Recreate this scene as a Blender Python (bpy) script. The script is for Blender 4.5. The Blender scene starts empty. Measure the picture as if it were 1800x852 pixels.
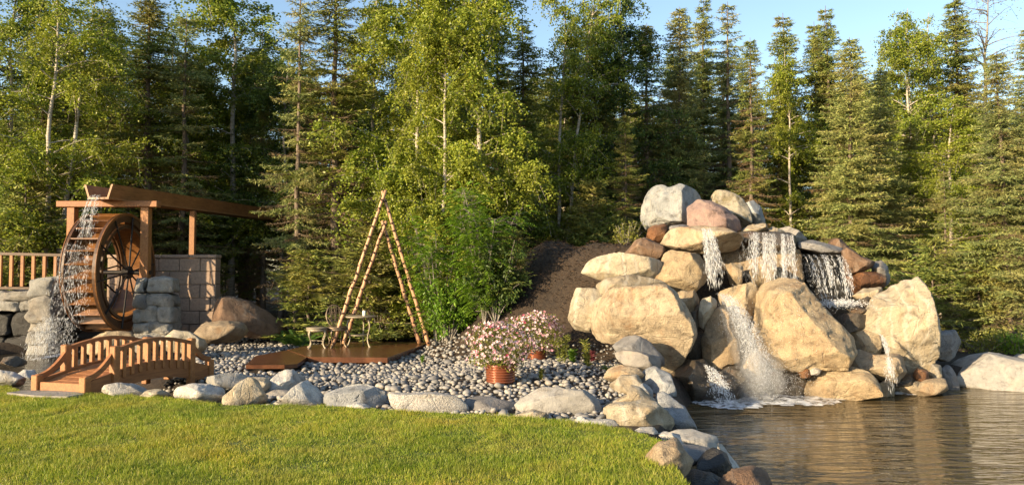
import bpy, math, random
import numpy as np
from mathutils import Vector, Matrix

# ------------------------------------------------------------------ camera, sky, sun, exposure
SC = bpy.context.scene
COL = SC.collection
F = 1334.0                       # focal length in photo pixels (photo is 1800 wide)
PITCH = math.atan(54.0 / F)
CAMZ = 1.6
cam_d = bpy.data.cameras.new('camera'); cam = bpy.data.objects.new('camera', cam_d); COL.objects.link(cam)
cam_d.sensor_width = 36.0; cam_d.lens = 36.0 * F / 1800.0
cam_d.clip_start = 0.1; cam_d.clip_end = 2000.0
cam.location = (0, 0, CAMZ); cam.rotation_euler = (math.pi / 2 + PITCH, 0, 0)
SC.camera = cam

SUN_EL = math.radians(15.0)
SUN_AZ = math.radians(53.0)      # degrees to the left of straight behind the camera
TO_SUN = Vector((-math.sin(SUN_AZ) * math.cos(SUN_EL), -math.cos(SUN_AZ) * math.cos(SUN_EL), math.sin(SUN_EL)))
W = bpy.data.worlds.new('World'); SC.world = W; W.use_nodes = True
nt = W.node_tree; nt.nodes.clear()
sky = nt.nodes.new('ShaderNodeTexSky'); sky.sky_type = 'NISHITA'; sky.sun_disc = False
sky.sun_elevation = SUN_EL; sky.sun_rotation = math.atan2(TO_SUN.x, TO_SUN.y)
sky.air_density = 1.0; sky.dust_density = 0.6; sky.ozone_density = 1.2
bg = nt.nodes.new('ShaderNodeBackground'); bg.inputs[1].default_value = 0.12
wo = nt.nodes.new('ShaderNodeOutputWorld')
nt.links.new(sky.outputs[0], bg.inputs[0]); nt.links.new(bg.outputs[0], wo.inputs[0])
sl = bpy.data.lights.new('sun', 'SUN'); sl.energy = 5.0; sl.angle = math.radians(0.55); sl.color = (1.0, 0.785, 0.49)
so = bpy.data.objects.new('sun', sl); COL.objects.link(so)
so.rotation_euler = (-TO_SUN).to_track_quat('-Z', 'Y').to_euler(); so.location = (-20, -15, 20)
SC.view_settings.view_transform = 'Standard'; SC.view_settings.look = 'None'
SC.view_settings.gamma = 1.0; SC.view_settings.use_curve_mapping = False
SC.view_settings.exposure = 1.25
SC.cycles.use_denoising = True
SC.cycles.max_bounces = 6; SC.cycles.diffuse_bounces = 3; SC.cycles.glossy_bounces = 3
SC.cycles.transmission_bounces = 4; SC.cycles.transparent_max_bounces = 12
SC.cycles.sample_clamp_indirect = 4.0

# ------------------------------------------------------------------ helpers
rng = np.random.default_rng(7)
random.seed(7)
_cp, _sp = math.cos(PITCH), math.sin(PITCH)
def ray(u, v):
    a = (u - 900.0) / F; b = (426.0 - v) / F
    return np.array((a, _cp - b * _sp, _sp + b * _cp))
def at(u, v, Y):
    d = ray(u, v); return np.array((0, 0, CAMZ)) + d * (Y / d[1])
def gr(u, v, z=0.0):
    d = ray(u, v); return np.array((0, 0, CAMZ)) + d * ((z - CAMZ) / d[2])

def vnoise(p, seed=0):
    p = np.asarray(p, float) + seed * 17.13
    i = np.floor(p).astype(np.int64); f = p - i; f = f * f * (3 - 2 * f)
    def h(dx, dy, dz):
        n = (i[:, 0] + dx) * 374761393 + (i[:, 1] + dy) * 668265263 + (i[:, 2] + dz) * 2147483647 + 1013904223
        n = (n ^ (n >> 13)) * 1274126177 & 0x7fffffff
        n = (n ^ (n >> 16)) & 0xffff
        return n / 32767.5 - 1.0
    fx, fy, fz = f[:, 0], f[:, 1], f[:, 2]
    def l(a, b, t): return a + (b - a) * t
    return l(l(l(h(0,0,0), h(1,0,0), fx), l(h(0,1,0), h(1,1,0), fx), fy),
             l(l(h(0,0,1), h(1,0,1), fx), l(h(0,1,1), h(1,1,1), fx), fy), fz)
def fbm(p, seed=0, oct=3):
    s = 0; a = 1.0; p = np.asarray(p, float)
    for k in range(oct):
        s = s + a * vnoise(p, seed + k * 3); p = p * 2.07; a *= 0.5
    return s

def build(name, V, faces, mat=None, parent=None, smooth=False, loc=None, nv=None):
    """faces: (n,k) int array, or list of lists"""
    me = bpy.data.meshes.new(name)
    V = np.asarray(V, dtype=np.float32)
    if isinstance(faces, np.ndarray):
        n, k = faces.shape
        me.vertices.add(len(V)); me.vertices.foreach_set('co', V.ravel())
        me.loops.add(n * k); me.loops.foreach_set('vertex_index', faces.ravel().astype(np.int32))
        me.polygons.add(n); me.polygons.foreach_set('loop_start', np.arange(0, n * k, k, dtype=np.int32))
        me.update(calc_edges=True)
    else:
        me.from_pydata([tuple(map(float, v)) for v in V], [], [tuple(f) for f in faces]); me.update()
    if smooth and len(me.polygons):
        me.polygons.foreach_set('use_smooth', np.ones(len(me.polygons), dtype=bool))
    if mat is not None: me.materials.append(mat)
    o = bpy.data.objects.new(name, me); COL.objects.link(o)
    if parent is not None: o.parent = parent
    if loc is not None: o.location = loc
    return o
def tag(o, label=None, cat=None, group=None, kind=None):
    if label: o['label'] = label
    if cat: o['category'] = cat
    if group: o['group'] = group
    if kind: o['kind'] = kind
    return o
def empty(name, loc, label, cat, group=None, rz=0.0):
    o = bpy.data.objects.new(name, None); COL.objects.link(o)
    o.location = [float(x) for x in loc]; o.rotation_euler = (0, 0, rz); o.empty_display_size = 0.2
    return tag(o, label, cat, group)

class MB:
    def __init__(s): s.v = []; s.f = []; s.n = 0
    def add(s, V, faces):
        s.v.append(np.asarray(V, float)); s.f += [[i + s.n for i in f] for f in faces]; s.n += len(V); return s
    def box(s, c, size, M=None, bev=0.0):
        x, y, z = [k / 2 for k in size]
        b = bev
        if b <= 0:
            V = np.array([(sx * x, sy * y, sz * z) for sx in (-1, 1) for sy in (-1, 1) for sz in (-1, 1)])
            fs = [(0,1,3,2), (4,6,7,5), (0,4,5,1), (2,3,7,6), (0,2,6,4), (1,5,7,3)]
        else:
            # box with chamfered vertical & horizontal edges: 24 verts
            V = []; idx = {}
            for sx in (-1, 1):
                for sy in (-1, 1):
                    for sz in (-1, 1):
                        for ax in range(3):
                            p = [sx * x, sy * y, sz * z]
                            for k in range(3):
                                if k != ax: p[k] -= b * (sx, sy, sz)[k]
                            idx[(sx, sy, sz, ax)] = len(V); V.append(p)
            V = np.array(V); fs = []
            for ax in range(3):
                a1, a2 = [k for k in range(3) if k != ax]
                for s0 in (-1, 1):
                    q = []
                    for (t1, t2) in ((-1,-1), (1,-1), (1,1), (-1,1)):
                        sg = [0,0,0]; sg[ax] = s0; sg[a1] = t1; sg[a2] = t2
                        q.append(idx[(sg[0], sg[1], sg[2], ax)])
                    fs.append(q)
                for t1 in (-1, 1):
                    for t2 in (-1, 1):
                        q = []
                        for s0 in (-1, 1):
                            sg = [0,0,0]; sg[ax] = s0; sg[a1] = t1; sg[a2] = t2
                            q.append((idx[(*sg, a1)], idx[(*sg, a2)]))
                        fs.append([q[0][0], q[1][0], q[1][1], q[0][1]])
            for sx in (-1, 1):
                for sy in (-1, 1):
                    for sz in (-1, 1): fs.append([idx[(sx, sy, sz, k)] for k in range(3)])
        if M is not None: V = V @ np.asarray(M).T
        return s.add(V + np.asarray(c, float), fs)
    def bar(s, a, b, w, h=None, up=(0, 0, 1), bev=0.0):
        """box from a to b, w across, h along up"""
        a = np.asarray(a, float); b = np.asarray(b, float); h = h or w
        y = b - a; L = np.linalg.norm(y); y = y / L
        x = np.cross(y, up); n = np.linalg.norm(x)
        if n < 1e-6: x = np.array((1.0, 0, 0))
        else: x = x / n
        z = np.cross(x, y)
        return s.box((a + b) / 2, (w, L, h), np.array([x, y, z]).T, bev)
    def tube(s, pts, rad, n=8, cap=True):
        pts = np.asarray(pts, float); m = len(pts)
        rad = np.broadcast_to(np.asarray(rad, float), (m,))
        T = np.gradient(pts, axis=0); T /= (np.linalg.norm(T, axis=1, keepdims=True) + 1e-9)
        ref = np.array((0, 0, 1.0)) if abs(T[0][2]) < 0.9 else np.array((1.0, 0, 0))
        V = []
        for i in range(m):
            x = np.cross(T[i], ref); x /= (np.linalg.norm(x) + 1e-9); z = np.cross(x, T[i]); ref = z
            for k in range(n):
                a = 2 * math.pi * k / n; V.append(pts[i] + rad[i] * (x * math.cos(a) + z * math.sin(a)))
        fs = [(i * n + k, i * n + (k + 1) % n, (i + 1) * n + (k + 1) % n, (i + 1) * n + k) for i in range(m - 1) for k in range(n)]
        if cap: fs += [list(range(n))[::-1], [(m - 1) * n + k for k in range(n)]]
        return s.add(V, fs)
    def lathe(s, prof, c=(0, 0, 0), n=24):
        V = [(r * math.cos(2 * math.pi * k / n) + c[0], r * math.sin(2 * math.pi * k / n) + c[1], z + c[2]) for r, z in prof for k in range(n)]
        fs = [(i * n + k, i * n + (k + 1) % n, (i + 1) * n + (k + 1) % n, (i + 1) * n + k) for i in range(len(prof) - 1) for k in range(n)]
        fs += [list(range(n))[::-1], [(len(prof) - 1) * n + k for k in range(n)]]
        return s.add(V, fs)
    def build(s, name, mat, parent=None, smooth=False, loc=None):
        return build(name, np.concatenate(s.v), s.f, mat, parent, smooth, loc)

# ------------------------------------------------------------------ materials
def newmat(name):
    m = bpy.data.materials.new(name); m.use_nodes = True; t = m.node_tree
    b = t.nodes['Principled BSDF']; return m, t, b
def N(t, typ, **kw):
    n = t.nodes.new(typ)
    for k, v in kw.items(): setattr(n, k, v)
    return n
def coords(t, kind='Object', scale=(1, 1, 1), rand=True):
    tc = N(t, 'ShaderNodeTexCoord'); mp = N(t, 'ShaderNodeMapping'); mp.inputs['Scale'].default_value = scale
    t.links.new(tc.outputs[kind], mp.inputs['Vector'])
    if rand:
        oi = N(t, 'ShaderNodeObjectInfo'); mu = N(t, 'ShaderNodeMath', operation='MULTIPLY'); mu.inputs[1].default_value = 37.0
        t.links.new(oi.outputs['Random'], mu.inputs[0]); t.links.new(mu.outputs[0], mp.inputs['Location'])
    return mp.outputs['Vector']
def noise(t, vec, scale, detail=4, rough=0.55, dist=0.0):
    n = N(t, 'ShaderNodeTexNoise'); n.inputs['Scale'].default_value = scale; n.inputs['Detail'].default_value = detail
    n.inputs['Roughness'].default_value = rough; n.inputs['Distortion'].default_value = dist
    t.links.new(vec, n.inputs['Vector']); return n.outputs['Fac']
def ramp(t, fac, stops):
    r = N(t, 'ShaderNodeValToRGB'); e = r.color_ramp.elements
    while len(e) < len(stops): e.new(0.5)
    for k, (p, c) in enumerate(stops):
        e[k].position = p; e[k].color = (*c, 1) if len(c) == 3 else c
    t.links.new(fac, r.inputs['Fac']); return r.outputs['Color']
def mix(t, fac, a, b, mode='MIX'):
    m = N(t, 'ShaderNodeMix', data_type='RGBA', blend_type=mode)
    for sock, val in ((m.inputs[0], fac), (m.inputs[6], a), (m.inputs[7], b)):
        if hasattr(val, 'is_output') or isinstance(val, bpy.types.NodeSocket): t.links.new(val, sock)
        elif isinstance(val, (int, float)): sock.default_value = val
        else: sock.default_value = (*val, 1)
    return m.outputs[2]
def bump(t, b, h, strength=0.5, dist=0.02):
    n = N(t, 'ShaderNodeBump'); n.inputs['Strength'].default_value = strength; n.inputs['Distance'].default_value = dist
    t.links.new(h, n.inputs['Height']); t.links.new(n.outputs[0], b.inputs['Normal'])

def rock_mat(name, c1, c2, speck=(0.05, 0.045, 0.04), speck_amt=0.5, stain=None, stain_amt=0.0, rough=0.85, spk_scale=70, vein=None, bs=0.55):
    m, t, b = newmat(name); v = coords(t)
    big = noise(t, v, 1.6, 5, 0.6, 0.6); med = noise(t, v, 7, 5, 0.65, 0.3); fine = noise(t, v, 38, 4, 0.7); spk = noise(t, v, spk_scale, 2, 0.6)
    c = ramp(t, big, [(0.36, dk_(c1)), (0.64, dk_(c2))]); oi = N(t, 'ShaderNodeObjectInfo')
    c = mix(t, 1.0, c, ramp(t, oi.outputs['Random'], [(0, (0.80, 0.77, 0.75)), (0.5, (1.0, 1.0, 1.0)), (1, (1.08, 1.1, 1.12))]), 'MULTIPLY')
    c = mix(t, 0.75, c, ramp(t, med, [(0.30, (0.28, 0.25, 0.22)), (0.46, (0.92, 0.9, 0.87)), (0.7, (1.32, 1.28, 1.2))]), 'MULTIPLY')
    c = mix(t, ramp(t, spk, [(0.56, (0, 0, 0)), (0.66, (speck_amt,) * 3)]), c, speck)
    c = mix(t, ramp(t, noise(t, v, spk_scale * 0.8 + 11, 2), [(0.58, (0, 0, 0)), (0.7, (speck_amt * 0.6,) * 3)]), c, tuple(min(1, x * 1.5) for x in c2))
    if vein:
        w = N(t, 'ShaderNodeTexWave'); w.inputs['Scale'].default_value = 1.3; w.inputs['Distortion'].default_value = 7; w.inputs['Detail'].default_value = 4; w.inputs['Detail Scale'].default_value = 1.5
        t.links.new(v, w.inputs['Vector'])
        c = mix(t, ramp(t, w.outputs['Fac'], [(0.78, (0, 0, 0)), (0.97, (0.22, 0.22, 0.22))]), c, vein)
    blot = noise(t, v, 3.3, 6, 0.72, 1.2); c = mix(t, ramp(t, blot, [(0.56, (0, 0, 0)), (0.72, (0.42,) * 3)]), c, tuple(x * 0.45 for x in c1))
    if stain:
        vs = coords(t, 'Object', (2.2, 2.2, 0.45)); s = noise(t, vs, 1.7, 5, 0.6, 0.8)
        c = mix(t, ramp(t, s, [(0.52, (0, 0, 0)), (0.68, (stain_amt,) * 3)]), c, stain)
    t.links.new(c, b.inputs['Base Color']); b.inputs['Roughness'].default_value = rough
    crack = N(t, 'ShaderNodeTexVoronoi', feature='DISTANCE_TO_EDGE'); crack.inputs['Scale'].default_value = 2.3
    vd = N(t, 'ShaderNodeMix', data_type='VECTOR'); vd.inputs[0].default_value = 0.25
    nz = N(t, 'ShaderNodeTexNoise'); nz.inputs['Scale'].default_value = 3; t.links.new(v, nz.inputs['Vector'])
    t.links.new(v, vd.inputs[4]); t.links.new(nz.outputs['Color'], vd.inputs[5]); t.links.new(vd.outputs[1], crack.inputs['Vector'])
    ce = ramp(t, crack.outputs['Distance'], [(0.0, (0.55,) * 3), (0.03, (1, 1, 1))])
    h = mix(t, 0.5, med, fine); h = mix(t, 0.25, h, spk); h = mix(t, 0.22, h, ce)
    bump(t, b, h, min(1, bs * 1.5), 0.11)
    return m
M = {}
def dk_(c, f=0.86): return tuple(x * f for x in c)
M['tan']   = rock_mat('tan_granite', (0.33, 0.255, 0.17), (0.47, 0.385, 0.27), (0.12, 0.08, 0.05), 0.5, (0.24, 0.12, 0.045), 0.55)
M['gold']  = rock_mat('golden_granite', (0.34, 0.25, 0.15), (0.47, 0.37, 0.235), (0.13, 0.085, 0.045), 0.5, (0.20, 0.10, 0.035), 0.35)
M['cream'] = rock_mat('cream_stone', (0.35, 0.29, 0.20), (0.47, 0.405, 0.30), (0.2, 0.155, 0.1), 0.4, (0.35, 0.24, 0.12), 0.3, vein=(0.64, 0.6, 0.52))
M['white'] = rock_mat('white_granite', (0.46, 0.44, 0.41), (0.64, 0.62, 0.58), (0.10, 0.10, 0.10), 0.6, (0.36, 0.29, 0.2), 0.35, spk_scale=85)
M['grey']  = rock_mat('grey_granite', (0.24, 0.245, 0.25), (0.38, 0.385, 0.39), (0.06, 0.06, 0.065), 0.65, spk_scale=90)
M['blue']  = rock_mat('blue_grey_stone', (0.25, 0.27, 0.285), (0.40, 0.41, 0.41), (0.10, 0.10, 0.10), 0.4, (0.42, 0.34, 0.23), 0.55)
M['slate'] = rock_mat('slate', (0.15, 0.145, 0.145), (0.23, 0.22, 0.215), (0.08, 0.08, 0.08), 0.3, rough=0.6, vein=(0.32, 0.31, 0.3), bs=0.35)
M['slab']  = rock_mat('smooth_grey_slab', (0.25, 0.235, 0.215), (0.33, 0.31, 0.285), (0.16, 0.15, 0.14), 0.3, (0.36, 0.29, 0.2), 0.3, bs=0.25)
M['pink']  = rock_mat('pink_stone', (0.30, 0.21, 0.185), (0.43, 0.31, 0.275), (0.16, 0.09, 0.10), 0.5, (0.42, 0.33, 0.24), 0.4)
M['brown'] = rock_mat('brown_stone', (0.13, 0.075, 0.045), (0.24, 0.15, 0.095), (0.05, 0.03, 0.02), 0.4, (0.34, 0.28, 0.22), 0.4)
M['rust']  = rock_mat('rusty_stone', (0.15, 0.06, 0.022), (0.27, 0.125, 0.05), (0.05, 0.025, 0.015), 0.5, (0.35, 0.25, 0.14), 0.4, rough=0.6)
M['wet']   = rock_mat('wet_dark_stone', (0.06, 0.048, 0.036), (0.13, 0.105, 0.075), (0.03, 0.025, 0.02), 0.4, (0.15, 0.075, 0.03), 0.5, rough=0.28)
M['wet_shade_black'] = rock_mat('wet_shade_black_stone', (0.010, 0.010, 0.010), (0.03, 0.027, 0.025), (0.01, 0.01, 0.01), 0.4, rough=0.5)  # wet stone, its black deepened to stand in for wheel pit shade
M['mossy'] = rock_mat('mossy_stone', (0.33, 0.28, 0.2), (0.46, 0.40, 0.30), (0.10, 0.09, 0.05), 0.5, (0.14, 0.105, 0.03), 0.9)
M['pier']  = rock_mat('pier_stone', (0.22, 0.215, 0.205), (0.40, 0.385, 0.355), (0.09, 0.085, 0.08), 0.5, (0.3, 0.24, 0.17), 0.4, bs=0.9)

def wood_mat(name, c1, c2, rough=0.55, grain=(14, 14, 1.2), coat=0.0):
    m, t, b = newmat(name); v = coords(t, 'Object', grain)
    n1 = noise(t, v, 2.0, 6, 0.65, 0.8); v2 = coords(t, 'Object'); n2 = noise(t, v2, 2.0, 3)
    c = ramp(t, n1, [(0.33, c1), (0.62, c2)]); c = mix(t, 0.5, c, ramp(t, n2, [(0.35, (0.7, 0.66, 0.62)), (0.65, (1.1, 1.1, 1.1))]), 'MULTIPLY')
    g = N(t, 'ShaderNodeObjectInfo'); c = mix(t, 0.35, c, ramp(t, g.outputs['Random'], [(0, (0.72, 0.7, 0.68)), (1, (1.18, 1.16, 1.12))]), 'MULTIPLY')
    t.links.new(c, b.inputs['Base Color']); b.inputs['Roughness'].default_value = rough; b.inputs['Coat Weight'].default_value = coat
    bump(t, b, n1, 0.3, 0.006); return m
M['cedar'] = wood_mat('stained_cedar', (0.23, 0.085, 0.024), (0.37, 0.16, 0.048), grain=(9, 9, 9))
M['cedarx'] = wood_mat('stained_cedar_long', (0.20, 0.072, 0.022), (0.33, 0.138, 0.044), grain=(16, 1.5, 16))
M['flume'] = wood_mat('flume_wood', (0.20, 0.085, 0.032), (0.33, 0.15, 0.055), grain=(14, 1.0, 14))
M['wheel'] = wood_mat('shade_dark_wheel_wood', (0.05, 0.024, 0.012), (0.10, 0.05, 0.023), grain=(10, 3, 3), rough=0.4)  # brown deepened to carry the shade on the wheel's side
M['paddle'] = wood_mat('paddle_wood', (0.13, 0.055, 0.018), (0.25, 0.11, 0.036), grain=(1.5, 10, 10), rough=0.3)
M['rustdeck'] = wood_mat('rust_brown_deck', (0.08, 0.032, 0.016), (0.14, 0.058, 0.028), grain=(2, 2, 2), rough=0.25)
M['log'] = wood_mat('peeled_log', (0.33, 0.165, 0.085), (0.50, 0.29, 0.165), grain=(10, 10, 2))
def plain(name, c, rough=0.6, metal=0.0, var=0.25, sc=12, bs=0.2):
    m, t, b = newmat(name); v = coords(t); n = noise(t, v, sc, 4)
    t.links.new(ramp(t, n, [(0.3, tuple(x * (1 - var) for x in c)), (0.7, tuple(x * (1 + var) for x in c))]), b.inputs['Base Color'])
    b.inputs['Roughness'].default_value = rough; b.inputs['Metallic'].default_value = metal; bump(t, b, n, bs, 0.01); return m
M['iron'] = plain('dark_iron', (0.03, 0.026, 0.024), 0.5, 0.6)
M['bronze'] = plain('bronze_cast_metal', (0.20, 0.15, 0.10), 0.45, 0.5, 0.5, 30)
M['patina'] = plain('pale_cast_metal', (0.26, 0.22, 0.155), 0.5, 0.2, 0.35, 30)
M['knot'] = plain('dark_knot', (0.05, 0.025, 0.015), 0.8)
M['copper'] = plain('copper_brown_glaze', (0.21, 0.065, 0.03), 0.3, 0.35, 0.2, 8)
M['block'] = plain('concrete_block', (0.30, 0.215, 0.16), 0.9, 0, 0.22, 18, 0.5)
M['glassw'] = plain('white_glass', (0.75, 0.73, 0.7), 0.2)
M['soil'] = plain('potting_soil', (0.03, 0.02, 0.014), 0.95)

def leaf_mat(name, cols, trans=0.35, rough=0.5, spread=0.5, objvar=0.35, big=None):
    m, t, b = newmat(name); out = t.nodes['Material Output']
    g = N(t, 'ShaderNodeNewGeometry'); c = ramp(t, g.outputs['Random Per Island'], [(k / (len(cols) - 1), cc) for k, cc in enumerate(cols)])
    oi = N(t, 'ShaderNodeObjectInfo'); c = mix(t, objvar, c, ramp(t, oi.outputs['Random'], [(0, (0.6, 0.66, 0.7)), (0.5, (1, 1, 1)), (1, (1.35, 1.22, 0.9))]), 'MULTIPLY')
    if big:
        v = coords(t, 'Object'); n = noise(t, v, big[0], 3); c = mix(t, ramp(t, n, [(0.45, (0, 0, 0)), (0.65, (big[2],) * 3)]), c, big[1])
    if name == 'grass_blades':
        c = mix(t, 0.9, c, ramp(t, noise(t, coords(t, 'Object'), 0.75, 4, 0.65, 0.8), [(0.34, (0.62, 0.74, 0.6)), (0.52, (1, 1, 1)), (0.68, (1.18, 1.0, 0.85))]), 'MULTIPLY')
    t.links.new(c, b.inputs['Base Color']); b.inputs['Roughness'].default_value = rough; b.inputs['Specular IOR Level'].default_value = 0.25
    tr = N(t, 'ShaderNodeBsdfTranslucent'); t.links.new(mix(t, 0.5, c, (1.2, 1.25, 0.5), 'MULTIPLY'), tr.inputs['Color'])
    ms = N(t, 'ShaderNodeMixShader'); ms.inputs[0].default_value = trans
    t.links.new(b.outputs[0], ms.inputs[1]); t.links.new(tr.outputs[0], ms.inputs[2]); t.links.new(ms.outputs[0], out.inputs['Surface'])
    return m
M['needle'] = leaf_mat('spruce_needles', [(0.07, 0.115, 0.028), (0.175, 0.22, 0.05), (0.32, 0.335, 0.075)], 0.15, 0.55, big=(0.9, (0.26, 0.19, 0.055), 0.5))  # warm brown noise patches colour in a sunlit tone
M['needle_pale'] = leaf_mat('pale_spruce_needles', [(0.10, 0.14, 0.048), (0.22, 0.26, 0.085), (0.37, 0.39, 0.135)], 0.15, 0.55, big=(0.9, (0.32, 0.24, 0.085), 0.5))  # yellower greens and warm patches colour in a sunlit tone
M['dead'] = leaf_mat('dead_brown_twigs', [(0.08, 0.055, 0.03), (0.18, 0.12, 0.06), (0.27, 0.19, 0.10)], 0.1, 0.7)
M['birchleaf'] = leaf_mat('birch_leaves', [(0.11, 0.16, 0.02), (0.21, 0.27, 0.032), (0.36, 0.385, 0.06)], 0.35, 0.42, big=(0.6, (0.20, 0.195, 0.03), 0.5))
M['darkleaf'] = leaf_mat('dark_green_leaves', [(0.035, 0.07, 0.018), (0.075, 0.12, 0.026), (0.13, 0.17, 0.038)], 0.3, 0.45)
M['limeleaf'] = leaf_mat('bright_green_leaves', [(0.075, 0.15, 0.015), (0.13, 0.24, 0.024), (0.21, 0.32, 0.04)], 0.35, 0.42)
M['fern'] = leaf_mat('fern_green', [(0.05, 0.11, 0.02), (0.09, 0.16, 0.028)], 0.35, 0.5)
M['grass'] = leaf_mat('grass_blades',  [(0.11, 0.175, 0.014), (0.23, 0.295, 0.023), (0.36, 0.385, 0.045), (0.48, 0.42, 0.12)], 0.35, 0.45, objvar=0, big=(2.6, (0.34, 0.29, 0.07), 0.45))
M['petal'] = leaf_mat('pale_pink_petals', [(0.75, 0.66, 0.64), (0.7, 0.5, 0.53), (0.6, 0.28, 0.38), (0.72, 0.6, 0.6), (0.36, 0.04, 0.10)], 0.25, 0.5, objvar=0)
M['weedy'] = leaf_mat('yellow_green_weed', [(0.13, 0.16, 0.03), (0.24, 0.23, 0.05)], 0.3, 0.5)
M['redweed'] = leaf_mat('dark_red_leaves', [(0.12, 0.02, 0.035), (0.2, 0.05, 0.06)], 0.3, 0.5)

def bark(name, c1, c2, birch=False):
    m, t, b = newmat(name); v = coords(t, 'Object', (1, 1, 6) if birch else (6, 6, 1)); n = noise(t, v, 3.0, 5, 0.65)
    c = ramp(t, n, [(0.38, c1), (0.6, c2)])
    if birch:
        n2 = noise(t, coords(t, 'Object', (2.5, 2.5, 9)), 1.3, 4); c = mix(t, ramp(t, n2, [(0.6, (0, 0, 0)), (0.68, (0.85,) * 3)]), c, (0.04, 0.032, 0.028))
    t.links.new(c, b.inputs['Base Color']); b.inputs['Roughness'].default_value = 0.85; bump(t, b, n, 0.6, 0.02); return m
M['bark'] = bark('spruce_bark', (0.085, 0.06, 0.042), (0.19, 0.145, 0.11))
M['birch'] = bark('birch_bark', (0.26, 0.22, 0.17), (0.44, 0.39, 0.33), True)
M['greybark'] = bark('grey_bark', (0.13, 0.115, 0.10), (0.25, 0.225, 0.195))

def ground_mat():
    m, t, b = newmat('forest_soil'); v = coords(t, 'Object', rand=False)
    n1 = noise(t, v, 0.8, 5, 0.6); n2 = noise(t, v, 14, 5, 0.7); n3 = noise(t, v, 60, 3)
    c = ramp(t, n1, [(0.35, (0.022, 0.015, 0.010)), (0.65, (0.046, 0.030, 0.018))])  # soil browns darkened to stand in for tree shade on the mound
    c = mix(t, 0.8, c, ramp(t, n2, [(0.35, (0.45, 0.42, 0.4)), (0.65, (1.35, 1.3, 1.2))]), 'MULTIPLY')
    c = mix(t, ramp(t, n3, [(0.62, (0, 0, 0)), (0.7, (0.5,) * 3)]), c, (0.22, 0.15, 0.09))
    t.links.new(c, b.inputs['Base Color']); b.inputs['Roughness'].default_value = 0.95
    bump(t, b, mix(t, 0.5, n2, n3), 0.9, 0.05); return m
M['soilground'] = ground_mat()
def lawn_mat():
    m, t, b = newmat('lawn_turf'); v = coords(t, 'Object', rand=False); n = noise(t, v, 1.1, 4); n2 = noise(t, v, 45, 4)
    c = ramp(t, n, [(0.4, (0.08, 0.12, 0.016)), (0.65, (0.15, 0.14, 0.035))]); c = mix(t, 0.8, c, ramp(t, n2, [(0.3, (0.4,) * 3), (0.7, (1.4,) * 3)]), 'MULTIPLY')
    t.links.new(c, b.inputs['Base Color']); b.inputs['Roughness'].default_value = 0.95; bump(t, b, n2, 1.0, 0.03); return m
M['lawn'] = lawn_mat()
def water_mat(name, base, sx, sy, strength, rough=0.04):
    m, t, b = newmat(name); v = coords(t, 'Object', (sx, sy, 1), rand=False)
    n1 = noise(t, v, 1.0, 3, 0.5, 0.4); v2 = coords(t, 'Object', (sx * 2.6, sy * 2.9, 1), rand=False); n2 = noise(t, v2, 1.0, 3, 0.55, 0.6)
    b.inputs['Base Color'].default_value = (*base, 1); b.inputs['Roughness'].default_value = rough; b.inputs['IOR'].default_value = 1.33
    bump(t, b, mix(t, 0.35, n1, n2), strength, 0.16); return m
M['water'] = water_mat('pond_water', (0.10, 0.072, 0.034), 0.75, 2.9, 0.8, 0.02)
M['stream'] = water_mat('stream_water', (0.018, 0.015, 0.01), 3, 5, 0.5)
m, t, b = newmat('white_water'); b.inputs['Base Color'].default_value = (0.92, 0.92, 0.92, 1); b.inputs['Roughness'].default_value = 0.15
tr = N(t, 'ShaderNodeBsdfTranslucent'); tr.inputs['Color'].default_value = (0.85, 0.87, 0.9, 1); ms = N(t, 'ShaderNodeMixShader'); ms.inputs[0].default_value = 0.4
t.links.new(b.outputs[0], ms.inputs[1]); t.links.new(tr.outputs[0], ms.inputs[2])
tp = N(t, 'ShaderNodeBsdfTransparent'); ms2 = N(t, 'ShaderNodeMixShader'); ms2.inputs[0].default_value = 0.9
t.links.new(tp.outputs[0], ms2.inputs[1]); t.links.new(ms.outputs[0], ms2.inputs[2]); t.links.new(ms2.outputs[0], t.nodes['Material Output'].inputs['Surface'])
M['drops'] = m
def sheet_mat(name, sx, sz, lo, hi, amt):
    m, t, b = newmat(name); b.inputs['Base Color'].default_value = (0.8, 0.82, 0.84, 1); b.inputs['Roughness'].default_value = 0.1
    v = coords(t, 'Object', (sx, sx, sz)); n = noise(t, v, 1.0, 5, 0.65, 0.5); f = ramp(t, n, [(lo, (0, 0, 0)), (hi, (amt,) * 3)])
    tp = N(t, 'ShaderNodeBsdfTransparent'); ms = N(t, 'ShaderNodeMixShader'); t.links.new(f, ms.inputs[0])
    t.links.new(tp.outputs[0], ms.inputs[1]); t.links.new(b.outputs[0], ms.inputs[2]); t.links.new(ms.outputs[0], t.nodes['Material Output'].inputs['Surface']); return m
M['curtain'] = sheet_mat('falling_water', 16, 1.6, 0.52, 0.74, 0.18)
M['strand'] = sheet_mat('water_strands', 26, 6, 0.46, 0.70, 0.5)
M['foam'] = sheet_mat('foam', 7, 7, 0.36, 0.56, 0.95)

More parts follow.
